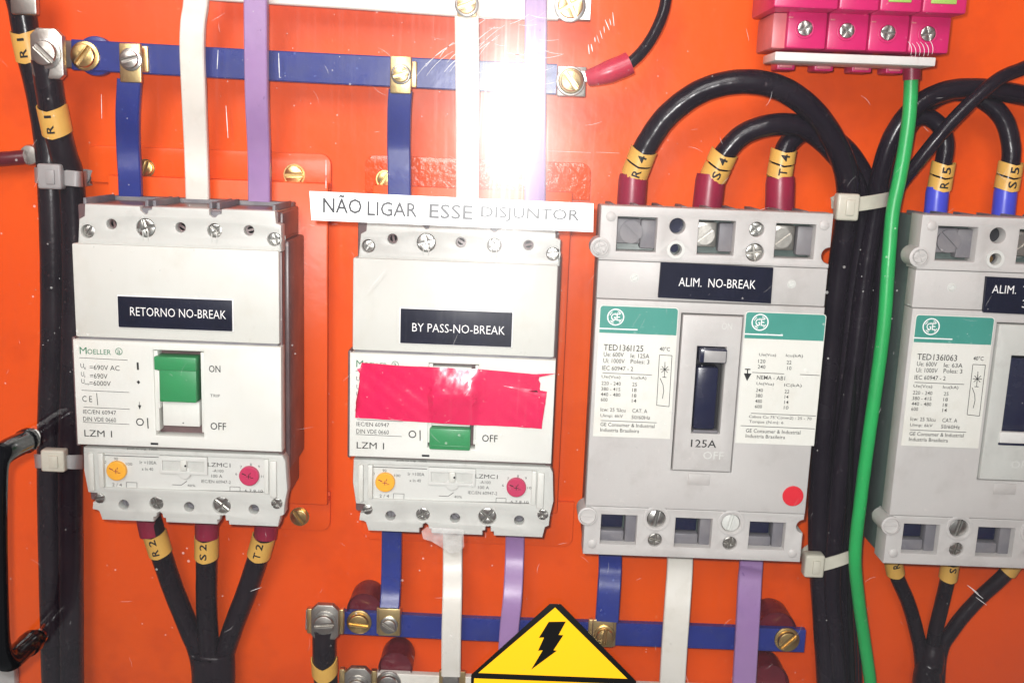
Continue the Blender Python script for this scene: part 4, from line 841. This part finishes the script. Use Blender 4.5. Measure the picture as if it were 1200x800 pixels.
# three cables under the leftmost breaker, joined in one sheath
UG = 'three cables leaving the bottom of the leftmost breaker'
for i, (lab, pts, mk, mdir, letter, fe) in enumerate((
    ('left black cable marked R2 below the leftmost breaker', [(176, 606, -16), (186, 640, -15), (203, 690, -11), (221, 735, -9), (235, 775, -9), (242, 860, -9)], (183.5, 636, -15), ((180, 622, -15), (190, 658, -15)), 'R', ((172, 596, -16), (177.5, 626, -16))),
    ('middle black cable marked S2 below the leftmost breaker', [(242, 606, -17), (242, 660, -15), (242, 710, -12), (245, 770, -11), (248, 860, -11)], (241.5, 641, -16), ((242, 620, -16), (242, 660, -16)), 'S', ((243, 596, -17), (242.3, 629, -17))),
    ('right black cable marked T2 below the leftmost breaker', [(313, 606, -16), (306, 640, -15), (290, 690, -11), (272, 738, -9), (261, 780, -9), (258, 860, -9)], (307, 640, -15), ((312, 622, -15), (299, 660, -15)), 'T', ((314, 596, -16), (311, 629, -16))))):
    t = cable(lab, pts, 5.2, 'cable_dusty', UG)
    ferrule(t, fe[1], fe[0], 6.0, 'maroon', .95)
    sleeve(t, W(*mk), dirv(*mdir), 5.9, 11.5, '2', letter, 1.4, False)
bm = nb(); tube(bm, [W(249, 768, -10), W(250, 775, -10), W(250, 860, -10)], lambda f: 11.2 if f > .06 else 9.8, 26, 5)
for v in bm.verts: v.co.y = -10+(v.co.y+10)*.62
single('cable_sheath', bm, 'cable_dusty', 'wide black sheath gathering the three cables below the leftmost breaker', 'cable sheath', W(249, 768, -10))
# cable with lug at the lower left
t = cable('short black cable hanging from the grey lug on the lower blue busbar', [(380, 735, -27), (380, 762, -25), (381, 790, -23), (386, 850, -20)], 5.9, 'cable_dusty')
lug(t, 380.5, 729, 35, 47, -31, 4.9, .1); sleeve(t, W(380.5, 781, -23.5), (0, 0, 1), 6.6, 8, None, None, 3.5, False)
for (x0, y0, x1, y1) in ((359.5, 713, 366, 742), (396.5, 714, 402.5, 743)): bm = nb(); pbox(bm, x0, y0, x1, y1, -27.5, -24, .5); t.part('joint_plate', bm, 'bare')
t = Thing('cable_lug', 'grey bolted lug at the bottom edge on the off-white busbar', 'cable lug', W(418, 800, -28)); lug(t, 419, 803, 34, 48, -31, 4.6, .5)
for (x0, y0, x1, y1) in ((397.5, 784, 404, 820), (434, 786, 441, 820)): bm = nb(); pbox(bm, x0, y0, x1, y1, -27.5, -24, .5); t.part('joint_plate', bm, 'bare')
# small wire with pink terminal at the right end of the upper blue bar
t = cable('thin black wire with a pink ring terminal bolted to the upper blue busbar', [(722, 84, -30), (741, 72, -30), (757, 55, -28), (770, 33, -26), (779, 8, -24), (783, -25, -22)], 2.6)
bm = nb(); tube(bm, [W(688, 92, -30), W(706, 87, -31), W(727, 79, -31), W(738, 74, -31)], lambda f: 3.4+1.6*min(1, f*2.2), 18, 5); t.part('ferrule', bm, 'red_terminal')
p = W(669, 95, -28); bm = nb(); disc(bm, (p.x, p.z), 6.6, -27, -24.5, .5); q = W(690, 90, -27); box(bm, p.x+2, q.x+3, -27, -25, q.z-2.5, q.z+2.5, .4); lg_ = t.part('ring_terminal', bm, 'lug')
bm = nb(); lathe(bm, (p.x, p.z), [(5.6, -27), (5.6, -28), (5, -28.4), (0, -28.4)]); screw(bm, (p.x, p.z), 4.6, -28.4, 'slot', -.9, 2.3); t.part('screw', bm, 'bare')
bm = nb(); q0 = W(652, 110, -22); box(bm, q0.x, p.x+7, -24.6, -21.5, p.z-6.6, p.z+6.6, .6); t.part('bar_end', bm, 'lug')

# ---- cables over the 125A breaker and the trunk on its right
TR = 'black cables looping into the right trunk'
t = cable('large black cable arching over the breaker marked 125A, marker R4', [(737, 245, -25), (741, 215, -25), (749, 190, -26), (759, 168, -27), (783, 135, -29), (822, 107, -31), (868, 96, -33), (913, 103, -33), (950, 128, -31), (977, 165, -27), (992, 205, -22), (993, 250, -18), (983, 320, -14), (972, 420, -12), (962, 540, -12), (960, 640, -12), (966, 740, -12), (973, 860, -12)], 5.4, 'cable', TR)
ferrule(t, (742, 204, -25), (739.5, 244, -25), 6.6, 'maroon', 1); sleeve(t, W(747.5, 192, -26), dirv((741, 215, -25), (757, 172, -25)), 6.2, 12.5, '4', 'R', 2.0)
t = cable('middle black cable arching over the breaker marked 125A, marker S4', [(829, 245, -24), (832, 222, -24), (841, 196, -25), (853, 175, -26), (874, 156, -27), (908, 146, -28), (942, 150, -26), (975, 176, -21), (1000, 212, -17), (1010, 260, -13), (1000, 340, -10), (990, 440, -9), (978, 560, -9), (976, 660, -9), (986, 760, -9), (992, 860, -9)], 4.9, 'cable', TR)
ferrule(t, (833, 204, -24), (828.5, 244, -24), 6.8, 'maroon', 1); sleeve(t, W(842, 195, -25), dirv((833, 218, -25), (853, 174, -25)), 6.3, 12.5, '4', 'S', 2.0)
t = cable('short black cable bending behind the arches of the 125A breaker, marker T4', [(913, 245, -23), (914, 215, -23), (916, 190, -23), (924, 168, -22), (944, 154, -19), (972, 160, -14), (1003, 190, -9), (1020, 240, -7), (1010, 340, -6), (998, 440, -6), (990, 560, -6), (985, 680, -6), (984, 860, -6)], 4.6, 'cable', TR)
ferrule(t, (914.5, 207, -23), (913.5, 246, -23), 6.6, 'maroon', 1); sleeve(t, W(915.5, 193, -23), dirv((914.5, 212, -23), (917, 175, -23)), 5.8, 12.2, '4', 'T', 2.0)
t = cable('thick black cable arching right from the trunk, over the green wire', [(1240, 122, -20), (1195, 111, -22), (1150, 104, -24), (1108, 107, -25), (1072, 126, -25), (1046, 161, -23), (1032, 205, -20), (1026, 245, -17), (1014, 320, -15), (1002, 420, -15), (984, 560, -17), (977, 640, -17), (975, 700, -16), (982, 780, -15), (988, 860, -15)], 4.5, 'cable', TR)
t = cable('black cable with a bright blue ferrule, marker R5', [(1096, 250, -22), (1100, 225, -22), (1105, 195, -22), (1108, 168, -21), (1100, 146, -20), (1080, 137, -19), (1058, 152, -18), (1040, 185, -15), (1028, 240, -11), (1020, 340, -8), (1012, 440, -8), (1000, 560, -9), (992, 660, -9), (994, 760, -9), (997, 860, -9)], 3.9, 'cable', TR)
ferrule(t, (1099, 219, -22), (1096, 252, -22), 5.1, 'blue_sleeve', 1); sleeve(t, W(1102, 207, -22), dirv((1098, 225, -22), (1106, 190, -22)), 5.3, 12, '5', 'R', 1.8)
t = cable('black cable with a bright blue ferrule, marker S5, at the right edge', [(1175, 252, -22), (1178, 228, -22), (1183, 200, -22), (1185, 172, -21), (1176, 140, -20), (1153, 118, -18), (1120, 108, -16), (1085, 124, -14), (1056, 165, -12), (1040, 225, -9), (1022, 320, -6), (1004, 520, -6), (1000, 700, -6), (1002, 860, -6)], 4.2, 'cable', TR)
ferrule(t, (1179, 219, -22), (1175.5, 252, -22), 5.1, 'blue_sleeve', 1); sleeve(t, W(1180.5, 207, -22), dirv((1178, 226, -22), (1184, 190, -22)), 5.5, 12, '5', 'S', 1.8)
cable('thinner black cable running diagonally up to the right edge', [(1240, 62, -24), (1200, 80, -27), (1172, 92, -30), (1140, 118, -31), (1107, 152, -30), (1076, 190, -26), (1050, 226, -20), (1036, 280, -13), (1026, 380, -10), (1013, 500, -9), (1000, 620, -10), (996, 700, -12), (999, 780, -12), (1001, 860, -12)], 3.1, 'cable', TR)
cable('slim glossy black wire in front of the lower right trunk', [(1008, 330, -16), (1002, 430, -18), (997, 520, -20), (995, 620, -21), (996, 700, -21), (999, 780, -19), (1000, 860, -18)], 1.5, 'handle', TR, 0, 0)
tie('pale nylon cable tie round the right trunk at the top of the 125A breaker', [(988, 240, -14), (990, 241, -24), (1000, 240, -29), (1022, 237, -28), (1038, 234, -23), (1041, 233, -13)], 6.4, (994.5, 243, -35), 'tie', 'tie', (10, 12, 7))
tie('pale nylon cable tie round the right trunk below the 125A breaker', [(944, 662, -9), (948, 664, -18), (962, 662, -23), (984, 656, -25), (1000, 650, -23), (1006, 648, -12)], 6.0, (955, 664, -31), 'tie', 'tie', (9.5, 11.5, 7))
t = cable('green earth wire running down between the trunk and the rightmost breaker', [(1068, 85, -34), (1066, 130, -34), (1061, 170, -34), (1054, 210, -35), (1046, 250, -36), (1041, 310, -38), (1036, 380, -39), (1027, 450, -39), (1017, 520, -38), (1008, 590, -36), (1002, 650, -34), (1006, 700, -30), (1013, 750, -26), (1020, 800, -23), (1024, 850, -21)], 3.05, 'green_wire', name='earth_wire', cat='wire')
bm = nb(); tube(bm, [W(1068.5, 66, -34), W(1068.3, 94, -34)], 3.7, 18, 3); t.part('ferrule', bm, 'maroon')
# three cables under the rightmost breaker
for lab, pts, mk, md, lt in (('left thin black cable below the rightmost breaker', [(1044, 640, -14), (1050, 672, -13), (1064, 705, -10), (1074, 740, -8), (1080, 775, -8), (1082, 860, -8)], (1049.5, 662, -13), ((1046, 650, -13), (1053, 675, -13)), 'R'),
                     ('middle thin black cable below the rightmost breaker', [(1116, 640, -14), (1111, 675, -13), (1103, 710, -11), (1095, 745, -10), (1092, 780, -10), (1091, 860, -10)], (1112, 668, -13), ((1115, 650, -13), (1110, 685, -13)), 'S'),
                     ('right thin black cable slanting below the rightmost breaker', [(1200, 640, -14), (1178, 672, -13), (1146, 702, -10), (1118, 735, -9), (1101, 770, -9), (1098, 860, -9)], (1187, 662, -13), ((1200, 645, -13), (1176, 675, -13)), 'T')):
    t = cable(lab, pts, 3.6, 'cable_dusty', 'three thin cables leaving the bottom of the rightmost breaker'); sleeve(t, W(*mk), dirv(*md), 4.5, 9, lt, None, 1.2, False)
bm = nb(); tube(bm, [W(1094, 752, -9), W(1091, 775, -9), W(1087, 790, -9), W(1086, 860, -9)], lambda f: 4.6+2.4*min(1, f*3), 22, 6, True, .05)
single('cable_sheath', bm, 'cable_dusty', 'black taped joint where the thin cables below the rightmost breaker meet', 'cable sheath', W(1094, 752, -9))

# ================================================================== TERMINAL BLOCK, top right
t = Thing('terminal_block', 'magenta terminal block with four screws and a white strip at the top right', 'terminal block', W(1010, 60, -20))
def pb(x0, y0, x1, y1, yf, yb, b=.6):
    bm = nb(); pbox(bm, x0, y0, x1, y1, yf, yb, b); return bm
t.part('rear_housing', pb(908, -60, 1112, 58, -18, -1, 1), 'magenta')
xs = [922, 969.5, 1018, 1065.5, 1114]
for i in range(4):
    dy = (xs[i]+xs[i+1]-2*1018)/2*.037
    m = t.part('clamp_module', pb(xs[i]+.6, 16.5+dy, xs[i+1]-.6, 60+dy, -46, -16, .9), 'magenta')
    cxp, cyp = ((943, 33.5), (992, 36.3), (1040, 38.8), (1087, 40))[i]
    p = W(cxp, cyp, -46); bm = nb(); plate(bm, circ((p.x, p.z), 4.2, 22), [circ((p.x, p.z), 3.3, 22)], -46.5, -45.6, .15); t.part('screw_collar', bm, 'magenta', m)
    bm = nb(); screw(bm, p, 3.1, -46, 'cross', .4+i*.5, 1.2); t.part('screw', bm, 'steel', m)
    bm = nb(); c = W(cxp-16, cyp-13, -46); box(bm, c.x-1, c.x+1, -46.3, -45.8, c.z-.3, c.z+.3, .1)
    t.part('moulded_mark', bm, 'magenta_pale', m)
    tx = ((911, 932), (955, 977), (999, 1022), (1039, 1059))[i]
    bm = pb(tx[0], 66, tx[1], 82+i*1.4, -30, -18, .5); t.part('tail_tab', bm, 'magenta', m)
    bm = pb(tx[0]+3, 70, tx[1]-3, 79.5+i*1.4, -30.6, -29, .3); t.part('tab_inset', bm, 'magenta_pale', m)
t.part('end_cap', pb(905, 15, 922.5, 57, -43, -14, .8), 'magenta_pale')
ux = [909, 986, 1034, 1084, 1137]
for i in range(4):
    dy = (ux[i]+ux[i+1]-2*1018)/2*.037
    m = t.part('upper_module', pb(ux[i]+.5, -60+dy, ux[i+1]-.5, 13+dy, -58, -16, 1.0), 'magenta')
    if i >= 2: t.part('green_tag', pb(ux[i]+9, -30+dy, ux[i+1]-14, 1.5+dy, -58.6, -57, .3), 'clear_label', m)
t.part('white_strip', pb(908, 64, 1097, 74.5, -52, -30, .5), 'pvc')

# ================================================================== CLEAR SHEET, its handle and stickers
YA = -100.0
t = Thing('cover_sheet', 'clear scratched acrylic sheet covering the whole panel, with a black handle at the left', 'cover sheet', W(600, 400, YA))
bm = nb(); box(bm, -430, 430, YA, YA+3, 1100, 1640, 0); t.part('sheet', bm, 'acrylic', smooth=False)
ha = [W(33, 515, YA-.4), W(26, 519, YA-6), W(8, 528, YA-20), W(-3, 540, YA-27), W(-6, 570, YA-30), W(-6, 640, YA-30), W(-4, 720, YA-30), W(-1, 760, YA-28), W(10, 773, YA-22), W(28, 759, YA-9), W(38, 751, YA-.4)]
bm = nb(); tube(bm, ha, lambda f: 4.5+.5*(min(f, 1-f) < .08), 22, 6); hd = t.part('handle', bm, 'handle')
for a, b in (((32, 514, YA+2.5), (39, 508, YA+16)), ((41, 750, YA+2.5), (52, 731, YA+18))):
    bm = nb(); tube(bm, [W(*a), W(*b)], .45, 8, 2); disc(bm, W(a[0], a[1], YA), 3.4, YA+3.05, YA+4.2, .3, 20); t.part('stud', bm, 'chrome', hd)
# paper label
q = [W(*c, YA-.2) for c in ((362.5, 224), (695.5, 238.5), (695, 272), (365, 258))]
bm = nb(); prism(bm, [(p.x, p.z) for p in q][::-1], YA-.25, YA-.02)
t = Thing('paper_label', 'white paper strip reading NÃO LIGAR ESSE DISJUNTOR above the taped breaker', 'paper label', q[3]); t.part('strip', bm, 'paper')
bm = nb(); yt = YA-.3
text(bm, 'NÃO', 378.5, 238.2, 424, 240.2, 21, yt, .010); text(bm, 'LIGAR', 430.5, 243.8, 489, 246.8, 16.5, yt, .010); text(bm, 'ESSE', 503, 247, 554, 249.4, 16.5, yt, .010); text(bm, 'DISJUNTOR', 563.5, 249.3, 679, 255, 16.5, yt, .010)
t.part('lettering', bm, 'paper_ink')
# warning sign
def sp(px, py, y=YA): p = W(px, py, y); return (p.x, p.z)
xl, xr = sp(552, 795)[0], sp(745.5, 795)[0]; ap = sp(650, 707); zc = (sp(552, 790)[1]+sp(745, 797)[1])/2; zlow = zc-26
pen = [(xl, zlow), (xr, zlow), (xr, zc), (ap[0]+2.6, ap[1]), (ap[0]-2.0, ap[1]), (xl, zc)]
t = Thing('warning_sign', 'yellow and black lightning warning sign on the clear sheet at the bottom edge', 'warning sign', (ap[0], YA, zlow))
bm = nb(); prism(bm, pen, YA-.5, YA-.02, .1); bd = t.part('board', bm, 'sign_black')
bm = nb(); w3 = 2.9; tri = [sp(650.5, 710.5), sp(560.5, 787), sp(735, 794)]
zt_ = (tri[1][1]+tri[2][1])/2
poly(bm, [tri[0], (tri[1][0], zt_), (tri[2][0], zt_)], YA-.56); t.part('yellow_triangle', bm, 'sign_yellow', bd); bm = nb()
bx0 = xl+1.3; poly(bm, [(bx0, zt_-2.5), (xr-1.3, zt_-2.5), (xr-1.3, zlow+2), (bx0, zlow+2)], YA-.56); t.part('yellow_field', bm, 'sign_yellow', bd)
bm = nb(); bolt = [(643, 727.3), (663, 727), (654.5, 742.5), (660, 743), (648.5, 760.5), (652.5, 761), (622.5, 783), (636, 760.5), (630.5, 761), (637.5, 745.5), (631.5, 745.8)]
plate(bm, [sp(*c) for c in bolt], [], YA-.66, YA-.57)
t.part('lightning_bolt', bm, 'sign_black', bd)

# translucent plastic scrap stuck on the sheet under the taped breaker
m = bpy.data.materials.new('translucent_adhesive_film'); m.use_nodes = True; n = m.node_tree.nodes; l = m.node_tree.links
b = n['Principled BSDF']; b.inputs['Base Color'].default_value = (.55, .53, .52, 1); b.inputs['Roughness'].default_value = .4
nz = n.new('ShaderNodeTexNoise'); nz.inputs['Scale'].default_value = 160; tc = n.new('ShaderNodeTexCoord'); l.new(tc.outputs['Object'], nz.inputs['Vector'])
mr = n.new('ShaderNodeMapRange'); mr.inputs[1].default_value = .3; mr.inputs[2].default_value = .7; mr.inputs[3].default_value = .08; mr.inputs[4].default_value = .34; l.new(nz.outputs[0], mr.inputs[0]); l.new(mr.outputs[0], b.inputs['Alpha'])
bm = nb(); pl = [sp(*c) for c in ((494, 622), (500, 617), (543, 620), (544, 640), (538, 646.5), (528, 647.5), (519, 642), (506, 634), (496, 631))]
prism(bm, pl[::-1], YA-.15, YA-.02)
single('adhesive_film', bm, m, 'small translucent grey scrap of film below the taped breaker, over the white dropper', 'film', (pl[0][0], YA, pl[0][1]))
# fine scratches in the sheet that catch the light, plus two thin level pale lines
rnd = random.Random(21); bm = nb(); ys = YA-.03
def scr(px, py, ln, ang, wd, bend=0.0):
    p = W(px, py, ys); pts = [(p.x+ln*(k/5-.5)*math.cos(ang+bend*(k/5-.5)), p.z+ln*(k/5-.5)*math.sin(ang+bend*(k/5-.5))) for k in range(6)]
    for i, (a, b) in enumerate(zip(pts, pts[1:])): line(bm, *a, *b, ys, wd*(.4+.6*math.sin(math.pi*(i+.5)/5)))
for k in range(12): scr(506+k*6+rnd.uniform(-3, 3), 66-k*1.2+rnd.uniform(-10, 12), rnd.uniform(7, 20), .75+rnd.uniform(-.08, .08), rnd.uniform(.12, .3), -.25)
for k in range(26): scr(rnd.uniform(560, 650), rnd.uniform(20, 100), rnd.uniform(3, 10), .3+rnd.uniform(-.5, .3), rnd.uniform(.1, .25), .2)
for k in range(9): scr(690+k*3.6, 58-k*4.5+rnd.uniform(-3, 3), rnd.uniform(1.5, 5), 1.9+rnd.uniform(-.2, .2), rnd.uniform(.15, .4))
for k in range(6): scr(1068+k*5, 56+rnd.uniform(-3, 3), rnd.uniform(3, 6), 1.9, .22, .6)
for (x, y, ln, a, wd) in ((266, 143, 12, 1.62, .3), (119, 125, 9, 1.55, .2), (255, 70, 7, 1.5, .3), (327, 77, 9, 1.6, .35), (382, 200, 8, 1.57, .3), (382, 213, 5, 1.57, .35), (1140, 690, 6, -.6, .25), (1146, 696, 6, -.65, .25), (1150, 704, 6, -.6, .2),
    (668, 178, 16, 0, .09), (712, 179, 9, 0, .07), (300, 690, 5, .4, .2), (440, 330, 12, .9, .15)): scr(x, y, ln, a, wd)  # the two level marks are just thin pale lines
for k in range(150): scr(rnd.uniform(0, 1200), rnd.uniform(0, 800), rnd.uniform(1, 7), rnd.uniform(0, 3.14), rnd.uniform(.03, .08), rnd.uniform(-.4, .4))
for k in range(220):
    cx_, cy_ = rnd.choice(((345, 130), (460, 80), (280, 90), (540, 200), (700, 200), (800, 370), (90, 380), (760, 120), (1060, 330), (250, 540), (1150, 430), (620, 520)))
    p = W(rnd.gauss(cx_, 45), rnd.gauss(cy_, 40), ys); r_ = rnd.uniform(.05, .17); poly(bm, circ((p.x, p.z), r_, 6), ys-.01)
M['scratch'] = mat('scratched_acrylic_edge', (.50, .48, .48), .5)
o = cs_o = mesh('scratch_marks', bm, 'scratch', Vector(bpy.data.objects['cover_sheet'].location)/MM); o.parent = bpy.data.objects['cover_sheet']; o['kind'] = 'stuff'
